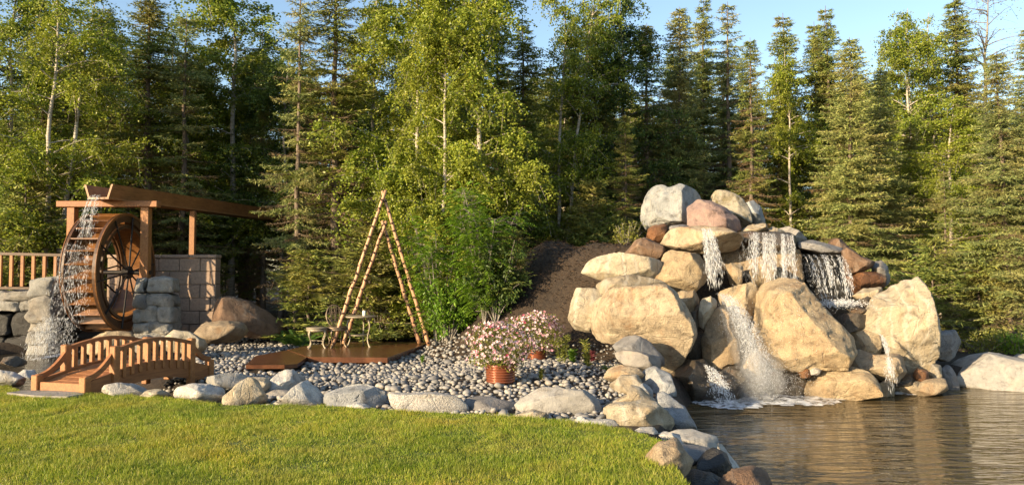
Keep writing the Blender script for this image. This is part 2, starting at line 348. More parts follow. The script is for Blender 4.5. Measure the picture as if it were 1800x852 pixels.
# ------------------------------------------------------------------ terrain
def sstep(a, b, x):
    t = np.clip((x - a) / (b - a), 0, 1); return t * t * (3 - 2 * t)
STREAM = np.array([(-14, 15.6), (-10.6, 15.4), (-8.6, 13.4), (-6.6, 11.9), (-5.0, 11.25), (-4.2, 11.05)])
def seg_dist(x, y, P):
    d = np.full(np.shape(x), 1e9)
    for a, b in zip(P[:-1], P[1:]):
        ab = b - a; tt = np.clip(((x - a[0]) * ab[0] + (y - a[1]) * ab[1]) / (ab @ ab), 0, 1)
        d = np.minimum(d, np.hypot(x - a[0] - tt * ab[0], y - a[1] - tt * ab[1]))
    return d
def H(x, y):
    x = np.asarray(x, float); y = np.asarray(y, float)
    h = np.full(x.shape, -0.12) + 0.05 * vnoise(np.stack([x * 0.6, y * 0.6, x * 0], -1).reshape(-1, 3), 3).reshape(x.shape) * sstep(14, 20, y)
    d = np.hypot((x - 4.5) / np.where(x > 4.5, 4.4, 7.0), (y - 18.6) / 5.0)
    q3 = np.stack([x.ravel(), y.ravel(), 0 * x.ravel()], -1); rg = (0.10 * vnoise(q3 * 1.3, 41) + 0.06 * vnoise(q3 * 3.1, 42)).reshape(x.shape)
    h = h + (2.30 + 1.2 * rg) * sstep(1.0, 0.5, d) + rg * sstep(1.05, 0.8, d)
    h = h + 0.17 * np.exp(-(((x - 0.6) / 1.7) ** 2 + ((y - 12.6) / 2.0) ** 2))
    h = h - 0.13 * sstep(12.2, 13.6, y) * sstep(-8.5, -7.5, x) * sstep(-0.2, -1.4, x) * sstep(20.5, 19.5, y)
    # pond
    pl = 1.38 + 0.92 * sstep(7.2, 11, y) + 0.5 * sstep(11, 13, y)
    pond = sstep(0, 0.7, x - pl) * sstep(0, 0.5, 13.9 - y)
    h = h * (1 - pond) + (-1.4) * pond
    s = seg_dist(x, y, STREAM)
    h = h - 0.45 * sstep(1.1, 0.45, s)
    pit = sstep(1.0, 0.0, np.maximum(np.abs(x + 10.6) - 1.4, 0) + np.maximum(np.abs(y - 17.2) - 1.4, 0))
    h = h - 0.5 * pit
    h = h + 0.9 * sstep(12, 40, x - 4) * 0 + 0.6 * sstep(30, 90, y)
    return h
def Hs(x, y): return float(H(np.array([x]), np.array([y]))[0])
def grid(name, xs, ys, zf, mat, **k):
    X, Y = np.meshgrid(xs, ys); Z = zf(X, Y); nx = len(xs)
    V = np.stack([X, Y, Z], -1).reshape(-1, 3)
    i = np.arange(len(ys) - 1)[:, None] * nx + np.arange(nx - 1)[None]; i = i.ravel()
    return build(name, V, np.stack([i, i + 1, i + nx + 1, i + nx], -1), mat, smooth=True, **k)
xs = np.concatenate([np.linspace(-400, -32, 24), np.arange(-30, 30, 0.22), np.linspace(32, 400, 24)])
ys = np.concatenate([np.linspace(-300, -12, 16), np.arange(-10, 4, 1.0), np.arange(4, 26, 0.2), np.arange(26.5, 60, 1.2), np.linspace(64, 500, 24)])
tag(grid('ground', xs, ys, H, M['soilground']), 'brown forest soil and mulch mound', kind='structure')

LAWN_PX = [(-60, 668), (0, 672), (45, 691), (180, 692), (300, 700), (400, 712), (560, 712), (660, 720), (830, 728), (935, 734), (1060, 748), (1125, 760), (1180, 782), (1178, 812), (1205, 845), (1225, 880)]
LAWN = [gr(u, v, 0.0)[:2] for u, v in LAWN_PX]
LAWN = np.array([(-26.0, 13.0), (-13, 12.2)] + [tuple(p) for p in LAWN] + [(1.32, 4.5), (1.3, 2.0), (1.0, -8.0), (-26.0, -8.0)])
def inside(P, x, y):
    x = np.asarray(x); y = np.asarray(y); c = np.zeros(x.shape, bool); j = len(P) - 1
    for i in range(len(P)):
        a, b = P[i], P[j]
        cond = ((a[1] > y) != (b[1] > y)) & (x < (b[0] - a[0]) * (y - a[1]) / (b[1] - a[1] + 1e-12) + a[0]); c ^= cond; j = i
    return c
def lawn_z(x, y): return 0.018 * vnoise(np.stack([np.ravel(x) * 0.8, np.ravel(y) * 0.8, np.ravel(x) * 0], -1), 5).reshape(np.shape(x))
me_v = [(p[0], p[1], 0.0) for p in LAWN] + [(p[0], p[1], -0.3) for p in LAWN]; n = len(LAWN)
lw = build('lawn', me_v, [list(range(n))[::-1]] + [[i, (i + 1) % n, n + (i + 1) % n, n + i] for i in range(n)], M['lawn']); tag(lw, 'sunlit mown lawn', kind='structure')
# grass blades
cx = rng.uniform(-9.5, 2.2, 1500000); cy = rng.uniform(4.3, 11.6, 1500000)
keep = inside(LAWN, cx, cy) & (np.abs(cx) < 0.72 * cy + 1.4); cx = cx[keep]; cy = cy[keep]
nb = min(len(cx), 400000); cx = cx[:nb]; cy = cy[:nb]
patch = 0.6 * vnoise(np.stack([cx * 2.2, cy * 2.2, cx * 0], -1), 9) + 0.7 * vnoise(np.stack([cx * 9, cy * 7, cx * 0], -1), 19); hgt = rng.uniform(0.014, 0.046, nb) * (1 + 0.8 * patch)
ang = rng.uniform(0, 2 * np.pi, nb); la = rng.uniform(0, 2 * np.pi, nb); ln = rng.uniform(0.1, 0.9, nb) * hgt
wd = rng.uniform(0.0022, 0.0042, nb)
p0 = np.stack([cx, cy, np.full(nb, -0.003)], -1); sd = np.stack([np.cos(ang) * wd, np.sin(ang) * wd, 0 * wd], -1)
tip = p0 + np.stack([np.cos(la) * ln, np.sin(la) * ln, hgt], -1)
tag(build('grass', np.stack([p0 - sd, p0 + sd, tip], 1).reshape(-1, 3), np.arange(nb * 3).reshape(-1, 3), M['grass']), 'short sunlit grass blades of the lawn', 'grass', kind='stuff')
# water
grid('pond', np.linspace(1.7, 40, 60), np.linspace(-8, 14.2, 50), lambda x, y: 0 * x - 0.45, M['water'])
tag(bpy.data.objects['pond'], 'dark rippled pond water', kind='structure')
grid('stream', np.linspace(-15, -3.6, 30), np.linspace(10.2, 18.6, 30), lambda x, y: 0 * x - 0.36, M['stream'])
tag(bpy.data.objects['stream'], 'shallow stream water', kind='structure')

# ------------------------------------------------------------------ rocks
import bmesh
def ico(sub):
    bm = bmesh.new(); bmesh.ops.create_icosphere(bm, subdivisions=sub, radius=1.0)
    V = np.array([v.co[:] for v in bm.verts]); Fc = np.array([[v.index for v in f.verts] for f in bm.faces]); bm.free(); return V, Fc
ICO = {k: ico(k) for k in (1, 2, 4, 5, 6)}
def poly_r(P, th):
    """radius of polygon P (2D, around origin) along angle th"""
    out = np.zeros(len(th)); dx, dy = np.cos(th), np.sin(th)
    for a, b in zip(P, np.roll(P, -1, 0)):
        e = b - a; den = dx * e[1] - dy * e[0]
        with np.errstate(divide='ignore', invalid='ignore'):
            tt = (a[0] * e[1] - a[1] * e[0]) / den; s = (a[0] * dy - a[1] * dx) / den
        ok = (np.abs(den) > 1e-12) & (tt > 0) & (s >= -1e-6) & (s <= 1 + 1e-6)
        out = np.where(ok & (tt > out), tt, out)
    return out
_rk = [100]
def rock(name, label, mat, Y, th, poly, group, sub=4, nf=7, rough=1.0, cut=0.42, cat='rock', seed=None, pw=2.6, minb=None):
    _rk[0] += 1; seed = seed or _rk[0]; r = np.random.default_rng(seed)
    P = np.array(poly, float); 
    # area centroid
    x, y = P[:, 0], P[:, 1]; x2, y2 = np.roll(x, -1), np.roll(y, -1); cr = x * y2 - x2 * y; A = cr.sum() / 2
    cu, cv = ((x + x2) * cr).sum() / (6 * A), ((y + y2) * cr).sum() / (6 * A)
    C = at(cu, cv, Y); dv = np.array((C[0], C[1], 0.0)); dist = np.linalg.norm(dv); dv /= dist
    rt = np.array((dv[1], -dv[0], 0.0)); up = np.array((0, 0, 1.0))
    Q = []
    for u, v in (P - [cu, cv]) * 1.07 + [cu, cv]:
        d = ray(u, v); k = dist / (d @ dv); w = np.array((0, 0, CAMZ)) + d * k - C; Q.append((w @ rt, w[2]))
    Q = np.array(Q)
    S, Fc = ICO[sub]; th_ = np.arctan2(S[:, 2], S[:, 0])
    tab_t = np.linspace(-np.pi, np.pi, 241); tab = poly_r(Q, tab_t[:-1]); k5 = np.array([1, 2, 3, 2, 1.0]) / 9
    tab = np.convolve(np.concatenate([tab[-2:], tab, tab[:2]]), k5, 'valid'); tab = np.append(tab, tab[0])
    rr = np.interp(th_, tab_t, tab); size = tab.mean()
    ay = np.abs(S[:, 1]); rho = (1 - ay ** pw) ** (1 / pw)
    inpl = rr * rho; depth = np.sign(S[:, 1]) * ay ** 0.8 * th / 2
    L = np.stack([np.cos(th_) * inpl, depth, np.sin(th_) * inpl], -1)
    half = np.array([np.abs(L[:, k]).max() for k in range(3)])
    nf = nf * 2
    for k in range(nf):
        nrm = r.normal(size=3); nrm[1] = -abs(nrm[1]) * 1.1 - 0.2 if k < nf - 3 else nrm[1]
        nrm /= np.linalg.norm(nrm); pn = (L / half) @ nrm; mx = pn.max(); o = mx * (1 - r.uniform(0.25, 1.0) * cut)
        ex = np.maximum(pn - o, 0)[:, None] * 0.97
        L = L - ex * nrm * half
    # restore the outline that the cuts ate into
    tb = ((np.arctan2(L[:, 2], L[:, 0]) + np.pi) / (2 * np.pi) * 72).astype(int) % 72; rad_ = np.hypot(L[:, 0], L[:, 2]); mxr = np.full(72, 1e-3); np.maximum.at(mxr, tb, rad_)
    tc = (np.arange(72) + 0.5) / 72 * 2 * np.pi - np.pi; fac = np.clip(np.interp(tc, tab_t, tab) / mxr, 1.0, 1.5); fac = np.convolve(np.concatenate([fac[-2:], fac, fac[:2]]), k5, 'valid')
    fl_ = np.interp((np.arctan2(L[:, 2], L[:, 0]) + np.pi) / (2 * np.pi) * 72 - 0.5, np.arange(-1, 73), np.concatenate([fac[-1:], fac, fac[:1]])); L[:, 0] *= fl_; L[:, 2] *= fl_
    nd = L / (np.linalg.norm(L, axis=1, keepdims=True) + 1e-9); s0 = size
    dsp = 0.035 * fbm(L / s0 * 1.1, seed, 3) + 0.020 * fbm(L / s0 * 4.5, seed + 9, 4) - 0.30 * np.maximum(0, 0.11 - np.abs(vnoise(L / s0 * np.array((1.3, 1.3, 2.6)), seed + 20) + 0.25 * vnoise(L / s0 * 6, seed + 25)))
    dsp = dsp + (0.009 * fbm(L / s0 * 13, seed + 31, 3) if sub >= 5 else 0)
    L = L + nd * (dsp * s0 * rough)[:, None]
    Wd = L[:, :1] * rt + L[:, 1:2] * dv + L[:, 2:] * up
    zb = Wd[:, 2].min(); base = C + np.array((0, 0, zb)); Wd[:, 2] -= zb
    o = build(name, Wd, Fc, M[mat], smooth=True, loc=base)
    return tag(o, label, cat, group)

GE = 'rocks edging the lawn'; GW = 'boulders of the waterfall'; GM = 'rocks around the water wheel'
ROCKS = [
 # rocks edging the lawn
 ('rock', 'pale weathered stone beside the near end of the footbridge at the grass edge', 'white', 10.9, 0.6, [(-25, 660), (0, 650), (25, 653), (43, 664), (40, 678), (10, 680), (-25, 678)], GE),
 ('rock', 'small pale flat stone at the stream edge just behind the footbridge post', 'white', 12.2, 0.5, [(29, 660), (42, 651), (60, 651), (66, 662), (50, 668)], GE),
 ('rock', 'dark rounded stone lying wet in the stream', 'wet', 14.5, 0.7, [(0, 640), (8, 628), (28, 625), (46, 634), (44, 643), (15, 645)], GE),
 ('rock', 'low long pale stone touching the right side of the footbridge', 'white', 10.05, 0.45, [(178, 690), (187, 676), (210, 674), (237, 678), (256, 687), (258, 694), (244, 698), (199, 694)], GE),
 ('rock', 'small low pale stone between the footbridge stone and the rounded granite', 'cream', 9.95, 0.35, [(246, 698), (259, 688), (282, 686), (297, 692), (300, 700), (273, 703)], GE),
 ('rock', 'smooth rounded pale granite stone with a domed top at the grass edge', 'white', 9.9, 0.5, [(305, 698), (314, 682), (341, 676), (368, 677), (388, 683), (397, 694), (378, 708), (337, 705)], GE),
 ('rock', 'blue-grey striped boulder behind the domed granite stone', 'blue', 10.9, 0.5, [(360, 674), (372, 660), (400, 655), (429, 658), (436, 670), (415, 690), (385, 690)], GE),
 ('rock', 'steep tan rock with a slanted back leaning at the grass edge', 'cream', 9.75, 0.45, [(381, 712), (417, 677), (439, 664), (449, 667), (459, 685), (473, 708), (439, 716), (392, 716)], GE),
 ('rock', 'small tan stone half hidden behind the slanted tan rock', 'cream', 10.6, 0.4, [(432, 670), (449, 661), (469, 662), (478, 680), (470, 692), (445, 690)], GE),
 ('rock', 'large pale pointed boulder set back among the pebbles', 'white', 10.8, 0.6, [(469, 675), (472, 668), (489, 659), (506, 650), (519, 655), (536, 672), (520, 690), (484, 692), (470, 684)], GE),
 ('rock', 'flat layered slab lying under the large pale pointed boulder', 'slab', 10.5, 0.45, [(465, 692), (480, 686), (510, 687), (512, 697), (490, 702), (468, 699)], GE),
 ('rock', 'sharp peaked speckled granite rock, one face in shade', 'white', 9.7, 0.5, [(478, 714), (514, 682), (534, 671), (549, 679), (573, 704), (576, 713), (524, 716)], GE),
 ('rock', 'broad flat-topped speckled granite block beside the peaked rock', 'grey', 9.7, 0.55, [(571, 706), (581, 686), (611, 677), (653, 680), (677, 690), (670, 702), (664, 721), (623, 719), (584, 716)], GE),
 ('rock', 'low thin stone at the foot of the flat-topped granite block', 'white', 9.3, 0.25, [(609, 716), (626, 708), (643, 711), (658, 721), (630, 724)], GE),
 ('rock', 'long low white rock running along the grass edge', 'white', 9.35, 0.6, [(660, 708), (668, 697), (700, 695), (760, 692), (799, 697), (820, 712), (832, 726), (790, 730), (700, 729), (668, 722)], GE),
 ('rock', 'dark slate slab between the long white rock and the smooth grey slab', 'slate', 9.5, 0.45, [(815, 704), (830, 699), (868, 702), (910, 711), (916, 726), (880, 733), (835, 728)], GE),
 ('rock', 'low tan stone lying in the grass before the smooth grey slab', 'cream', 8.85, 0.35, [(895, 735), (934, 722), (958, 724), (978, 740), (940, 744)], GE),
 ('rock', 'large smooth grey slab leaning up with a flat sunlit face', 'slab', 9.35, 0.4, [(909, 718), (928, 697), (955, 685), (988, 684), (1030, 689), (1052, 709), (1050, 740), (982, 744), (916, 728)], GE),
 ('rock', 'low jagged white stone at the foot of the smooth grey slab', 'white', 8.6, 0.35, [(1004, 750), (1021, 731), (1039, 739), (1075, 739), (1090, 752), (1054, 760)], GE),
 ('rock', 'bulky cream-white boulder at the corner of the lawn by the pond', 'cream', 8.75, 0.75, [(1062, 728), (1069, 714), (1111, 711), (1150, 710), (1169, 727), (1182, 758), (1150, 772), (1100, 768), (1066, 748)], GE),
 ('rock', 'tan pointed rock with a notched top resting on the cream-white boulder', 'cream', 9.5, 0.5, [(1058, 716), (1102, 696), (1108, 679), (1126, 684), (1160, 714), (1114, 722), (1069, 722)], GE),
 ('rock', 'blue-grey speckled granite boulder with rounded shoulder beside the pond', 'grey', 9.3, 0.7, [(1145, 706), (1168, 697), (1204, 720), (1223, 752), (1220, 775), (1183, 775), (1165, 735)], GE),
 ('rock', 'small white stone tucked in the grass under the cream-white boulder', 'white', 8.3, 0.35, [(1104, 766), (1126, 754), (1150, 755), (1158, 768), (1125, 775)], GE),
 ('rock', 'small grey stone wedged behind the notched tan rock', 'grey', 10.1, 0.4, [(1115, 688), (1132, 675), (1148, 689), (1146, 702), (1125, 702)], GE),
 ('rock', 'flat-topped tan rock at the pebble edge above the pond', 'tan', 11.1, 0.5, [(1062, 664), (1072, 650), (1090, 643), (1120, 646), (1133, 661), (1110, 673), (1072, 673)], GE),
 ('rock', 'angular pale rock just below the flat-topped tan rock', 'cream', 10.6, 0.5, [(1072, 678), (1093, 661), (1120, 661), (1127, 673), (1113, 690), (1085, 690)], GE),
 ('rock', 'large grey split boulder at the pond bank under the huge golden boulder', 'grey', 10.9, 0.8, [(1126, 668), (1132, 656), (1150, 648), (1180, 662), (1188, 685), (1186, 705), (1150, 705), (1128, 685)], GE),
 ('rock', 'small whitish wedge stone above the grey bank slab', 'white', 8.3, 0.4, [(1152, 766), (1180, 760), (1209, 780), (1192, 790), (1160, 782)], GE),
 ('rock', 'flat grey slab sloping to the water at the near bank', 'slab', 8.3, 0.5, [(1177, 766), (1190, 760), (1217, 760), (1261, 773), (1260, 792), (1223, 796), (1195, 785)], GE),
 ('rock', 'dark wedge of slate under the sloping grey bank slab', 'slate', 7.4, 0.5, [(1190, 786), (1229, 789), (1260, 797), (1250, 815), (1211, 822)], GE),
 ('rock', 'wet black glossy rock at the near water edge', 'wet_shade_black', 7.15, 0.6, [(1228, 812), (1255, 790), (1277, 803), (1287, 830), (1268, 848), (1225, 850)], GE),
 ('rock', 'thin pale slab edge dipping into the pond beside the black rock', 'white', 7.6, 0.4, [(1255, 776), (1268, 784), (1302, 828), (1290, 838), (1276, 810)], GE),
 ('rock', 'big squarish speckled tan stone at the grass corner nearest the camera', 'tan', 6.45, 0.5, [(1134, 812), (1152, 789), (1188, 778), (1199, 792), (1216, 820), (1211, 838), (1175, 853), (1147, 842)], GE),
 ('rock', 'brown bumpy wet-topped stone at the bottom water edge', 'brown', 6.6, 0.6, [(1264, 850), (1285, 829), (1321, 827), (1346, 840), (1358, 870), (1310, 890), (1262, 880)], GE),
 ('rock', 'dark stone in shade between the speckled tan stone and the brown stone', 'wet_shade_black', 6.7, 0.6, [(1195, 852), (1215, 836), (1250, 838), (1270, 850), (1268, 885), (1200, 885)], GE),
 # around the wheel
 ('boulder', 'large dark brown boulder with a pale slanting crest beside the block wall', 'brown', 19.3, 1.6, [(378, 566), (385, 530), (399, 523), (434, 530), (465, 547), (502, 577), (490, 592), (441, 592), (381, 584)], GM),
 ('boulder', 'tan flat boulder with shadow stripes before the dark brown boulder', 'tan', 17.6, 1.0, [(342, 588), (361, 569), (394, 565), (422, 568), (438, 582), (415, 600), (361, 606)], GM),
 ('boulder', 'pale striped boulder between the stone pier and the footbridge', 'cream', 16.2, 0.9, [(282, 600), (307, 582), (333, 584), (357, 598), (363, 612), (345, 622), (295, 618)], GM),
 ('boulder', 'golden boulder under the front of the water wheel', 'gold', 16.6, 0.8, [(149, 612), (160, 598), (181, 587), (208, 583), (229, 584), (243, 607), (240, 622), (160, 622)], GM),
 ('boulder', 'grey low boulder at the foot of the stone pier', 'slab', 16.4, 0.7, [(236, 608), (245, 594), (259, 589), (276, 596), (292, 608), (285, 620), (240, 620)], GM),
 # waterfall: top
 ('boulder', 'large blue-grey boulder with a notched double-humped top crowning the waterfall', 'blue', 16.6, 1.3, [(1127, 379), (1132, 354), (1145, 333), (1159, 325), (1174, 332), (1194, 326), (1218, 333), (1231, 349), (1228, 376), (1216, 400), (1176, 404), (1136, 402)], GW, 5),
 ('boulder', 'pink stone sitting before the notched blue-grey boulder', 'pink', 15.7, 0.9, [(1209, 366), (1228, 351), (1250, 352), (1277, 365), (1297, 386), (1300, 408), (1263, 408), (1211, 406)], GW, 5),
 ('boulder', 'tan rounded boulder with dark moss on the waterfall top', 'mossy', 16.7, 1.0, [(1245, 354), (1260, 337), (1275, 335), (1300, 345), (1315, 362), (1321, 390), (1297, 404), (1262, 390)], GW, 5),
 ('boulder', 'small bluish white boulder at the end of the waterfall top row', 'blue', 16.8, 0.8, [(1309, 360), (1324, 353), (1338, 364), (1345, 391), (1330, 402), (1309, 398)], GW),
 ('boulder', 'long tan lintel slab that the narrow fall pours over', 'tan', 15.0, 1.5, [(1164, 434), (1171, 412), (1189, 400), (1233, 398), (1290, 401), (1299, 412), (1298, 434), (1287, 440), (1238, 445), (1196, 443), (1168, 440)], GW, 5),
 ('boulder', 'wet grey lintel slab behind the wide curtain of falling water', 'wet', 15.3, 1.4, [(1294, 404), (1337, 407), (1386, 409), (1398, 418), (1400, 433), (1386, 444), (1337, 443), (1294, 440)], GW),
 ('rock', 'flat tan stone lying on the wet lintel slab', 'cream', 15.6, 0.8, [(1302, 404), (1315, 396), (1344, 393), (1353, 408), (1330, 413), (1305, 410)], GW),
 ('rock', 'small tan wedge stone above the wide curtain of water', 'cream', 15.5, 0.5, [(1351, 402), (1358, 398), (1380, 406), (1372, 413), (1353, 412)], GW),
 ('boulder', 'grey weathered rock closing the right end of the lintel', 'slab', 15.7, 0.9, [(1364, 402), (1386, 398), (1404, 406), (1419, 419), (1408, 433), (1390, 436), (1382, 412)], GW),
 ('rock', 'rusty square block under the notched blue-grey boulder', 'rust', 15.5, 0.5, [(1140, 396), (1171, 394), (1171, 418), (1154, 428), (1137, 420)], GW),
 ('rock', 'small dark stones wedge between the rusty block and the pink stone', 'slate', 15.5, 0.5, [(1170, 404), (1182, 396), (1205, 394), (1215, 402), (1200, 408), (1172, 410)], GW),
 ('boulder', 'brown rock on the shoulder of the mound under the rusty block', 'brown', 15.1, 0.9, [(1099, 446), (1117, 423), (1134, 417), (1162, 430), (1171, 443), (1164, 456), (1127, 455)], GW),
 ('boulder', 'big squarish golden boulder beside the narrow fall', 'gold', 14.3, 1.2, [(1153, 492), (1168, 448), (1181, 441), (1228, 447), (1242, 468), (1241, 492), (1217, 516), (1186, 515)], GW, 5),
 ('boulder', 'long tan stone with a rounded end upper of the two flat ones on the mound', 'cream', 14.4, 1.2, [(1023, 479), (1039, 456), (1077, 445), (1112, 448), (1156, 457), (1166, 471), (1156, 488), (1112, 488), (1058, 492)], GW, 5),
 ('boulder', 'thin pale stone lower of the two flat ones above the huge split boulder', 'cream', 13.7, 1.1, [(1044, 503), (1068, 490), (1109, 483), (1156, 492), (1172, 501), (1144, 512), (1097, 514), (1060, 515)], GW, 4, 4),
 ('boulder', 'upright pale block at the mulch end of the waterfall', 'cream', 13.7, 0.8, [(999, 562), (1006, 528), (1013, 508), (1036, 508), (1068, 511), (1056, 545), (1040, 582), (1012, 578)], GW),
 ('boulder', 'huge golden boulder with a rust streak and a shaded foot overhanging the bank', 'tan', 12.9, 1.9, [(1033, 560), (1038, 538), (1065, 516), (1097, 507), (1168, 502), (1184, 514), (1216, 563), (1220, 585), (1208, 610), (1191, 635), (1168, 656), (1150, 640), (1121, 604), (1050, 600)], GW, 6, 6),
 ('rock', 'dark slate rock in the shade under the huge golden boulder', 'slate', 12.0, 0.7, [(1078, 610), (1095, 596), (1121, 590), (1144, 603), (1164, 632), (1170, 650), (1138, 640), (1092, 624)], GW),
 ('rock', 'flat grey slab lying along the pebbles under the huge golden boulder', 'slab', 11.6, 0.7, [(1083, 624), (1095, 617), (1130, 620), (1162, 634), (1170, 656), (1140, 656), (1100, 640)], GW),
 ('rock', 'small golden rock wedged beside the huge golden boulder', 'gold', 13.4, 0.7, [(1183, 519), (1197, 514), (1221, 511), (1229, 530), (1218, 556), (1203, 552)], GW),
 ('rock', 'narrow dark rock standing in the cleft beside the huge golden boulder', 'wet', 13.3, 0.6, [(1210, 556), (1227, 532), (1232, 547), (1228, 592), (1214, 590)], GW),
 ('rock', 'pale triangular rock standing beside the foot of the narrow fall', 'cream', 13.2, 0.5, [(1225, 568), (1233, 527), (1248, 522), (1261, 531), (1252, 558), (1240, 580)], GW),
 ('boulder', 'tall golden boulder left of the lower misty stream', 'gold', 13.0, 0.9, [(1234, 600), (1249, 553), (1262, 541), (1283, 552), (1299, 597), (1298, 645), (1268, 650), (1238, 642)], GW, 5),
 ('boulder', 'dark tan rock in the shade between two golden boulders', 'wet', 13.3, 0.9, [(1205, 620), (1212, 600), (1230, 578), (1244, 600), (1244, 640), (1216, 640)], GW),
 ('boulder', 'brown-gold boulder behind the lower misty stream', 'gold', 13.9, 1.0, [(1260, 520), (1280, 508), (1303, 502), (1330, 500), (1336, 533), (1330, 580), (1305, 600), (1285, 565)], GW),
 ('rock', 'round tan stone in the mist beneath the brown-gold boulder', 'gold', 12.9, 0.7, [(1300, 640), (1315, 624), (1335, 622), (1346, 640), (1340, 670), (1310, 672)], GW),
 ('boulder', 'huge speckled golden boulder in the middle below the wide curtain of water', 'gold', 13.1, 1.8, [(1322, 588), (1332, 512), (1352, 500), (1387, 492), (1413, 502), (1447, 545), (1493, 590), (1500, 612), (1480, 650), (1420, 658), (1362, 655), (1334, 628)], GW, 6, 6),
 ('boulder', 'dark wet boulder at the water line under the left cascade', 'wet', 12.5, 1.2, [(1175, 668), (1190, 646), (1210, 636), (1238, 635), (1258, 660), (1264, 700), (1218, 712), (1180, 708)], GW, 5),
 ('boulder', 'round wet boulder at the water line with spray running over it', 'wet', 12.4, 0.9, [(1254, 670), (1262, 653), (1283, 646), (1306, 648), (1314, 668), (1304, 705), (1262, 706)], GW),
 ('boulder', 'long low golden boulder at the water line under the huge speckled boulder', 'gold', 12.6, 0.9, [(1407, 668), (1438, 651), (1485, 646), (1520, 651), (1541, 666), (1550, 690), (1497, 702), (1438, 702), (1414, 692)], GW, 5),
 ('boulder', 'wet grey boulder behind the spray at the foot of the falls', 'wet', 12.9, 0.8, [(1330, 665), (1350, 648), (1403, 648), (1424, 680), (1403, 702), (1335, 702)], GW),
 ('rock', 'small rusty stone in the gap under the huge speckled boulder', 'rust', 12.6, 0.3, [(1402, 652), (1412, 645), (1424, 650), (1424, 662), (1408, 664)], GW),
 ('rock', 'small white stone in the gap under the huge speckled boulder', 'white', 12.55, 0.3, [(1421, 650), (1434, 645), (1444, 650), (1438, 658), (1424, 658)], GW),
 ('boulder', 'square golden block stepping down beside the huge speckled boulder', 'gold', 13.4, 0.9, [(1485, 582), (1501, 575), (1543, 583), (1549, 601), (1545, 632), (1499, 630)], GW),
 ('boulder', 'grey-tan ledge block that the small trickle runs over', 'tan', 12.9, 0.9, [(1478, 632), (1511, 616), (1539, 625), (1585, 625), (1592, 655), (1575, 672), (1520, 664), (1484, 654)], GW),
 ('boulder', 'huge pale cream boulder with a slanting top at the right of the falls', 'cream', 13.5, 1.6, [(1517, 575), (1523, 552), (1536, 525), (1585, 498), (1617, 492), (1634, 507), (1649, 583), (1649, 622), (1632, 652), (1594, 662), (1560, 640), (1540, 610)], GW, 6, 6),
 ('boulder', 'grey angular block beside the huge pale cream boulder', 'grey', 14.2, 0.8, [(1642, 584), (1679, 580), (1689, 603), (1677, 628), (1655, 637), (1642, 632)], GW),
 ('rock', 'small squarish tan stone at the foot of the huge pale cream boulder', 'cream', 13.2, 0.5, [(1625, 654), (1639, 639), (1654, 645), (1655, 668), (1634, 670)], GW),
 ('rock', 'small rust-red wet stone at the foot of the huge pale cream boulder', 'rust', 13.0, 0.4, [(1602, 662), (1613, 648), (1632, 653), (1632, 672), (1609, 673)], GW),
 ('rock', 'low tan water-line stone with a rust stain', 'tan', 12.9, 0.6, [(1570, 684), (1580, 675), (1609, 670), (1660, 665), (1665, 688), (1613, 696), (1571, 696)], GW),
 ('rock', 'small tan water-line stone beside the trickle', 'tan', 12.7, 0.4, [(1546, 675), (1562, 664), (1573, 678), (1571, 696), (1549, 696)], GW),
 ('rock', 'wet dark stone under the ledge block', 'wet', 13.0, 0.5, [(1563, 664), (1604, 658), (1610, 668), (1590, 682), (1570, 680)], GW),
 ('boulder', 'wide smooth tan boulder sloping into the pond at the far bank', 'slab', 13.9, 1.6, [(1668, 655), (1680, 638), (1705, 627), (1740, 622), (1775, 630), (1835, 640), (1862, 690), (1800, 700), (1739, 694), (1686, 692), (1672, 675)], GW, 5, 5),
 ('rock', 'dark rock standing in for shade in the gap between the cream boulder and the smooth far-bank boulder', 'slate', 13.6, 0.5, [(1652, 652), (1668, 642), (1680, 660), (1688, 688), (1665, 695), (1655, 680)], GW),  # dark stone colour stands in for the shade of this gap
 ('rock', 'white rock at the picture edge behind the smooth far-bank boulder', 'white', 15.0, 0.6, [(1770, 640), (1786, 625), (1815, 621), (1832, 645), (1800, 652), (1778, 648)], GW),
 ('rock', 'dark slate slab roofing the right cascade', 'slate', 15.2, 1.1, [(1400, 430), (1410, 425), (1427, 421), (1457, 429), (1484, 437), (1476, 446), (1434, 443), (1404, 438)], GW),
 ('boulder', 'grey-brown tilted rock beside the right cascade', 'brown', 14.8, 0.8, [(1480, 441), (1493, 435), (1511, 449), (1539, 460), (1532, 469), (1503, 483), (1487, 482), (1481, 458)], GW),
 ('rock', 'low brown rock behind the slate roof slab', 'brown', 15.7, 0.6, [(1454, 424), (1465, 418), (1478, 420), (1493, 436), (1480, 442), (1460, 436)], GW),
 ('boulder', 'rust-streaked wet block under the tilted rock', 'rust', 14.7, 0.8, [(1485, 484), (1521, 478), (1550, 478), (1557, 490), (1554, 504), (1533, 512), (1500, 515)], GW),
 ('rock', 'dark rounded rock end beside the rust-streaked block', 'slate', 14.9, 0.7, [(1532, 464), (1548, 458), (1560, 468), (1564, 493), (1552, 506), (1536, 490)], GW),
 ('boulder', 'black wet wall stone behind the right cascade', 'wet_shade_black', 15.5, 0.9, [(1390, 450), (1427, 436), (1482, 440), (1498, 490), (1505, 530), (1439, 540), (1405, 505), (1392, 480)], GW, 5),
 ('rock', 'pale stone shelf below the rust-streaked block', 'cream', 14.2, 0.6, [(1500, 520), (1518, 508), (1550, 505), (1548, 518), (1525, 530), (1505, 528)], GW),
 ('rock', 'small greenish wet stone beside the cascade pool', 'wet', 13.9, 0.4, [(1509, 530), (1526, 520), (1533, 533), (1522, 546), (1510, 543)], GW),
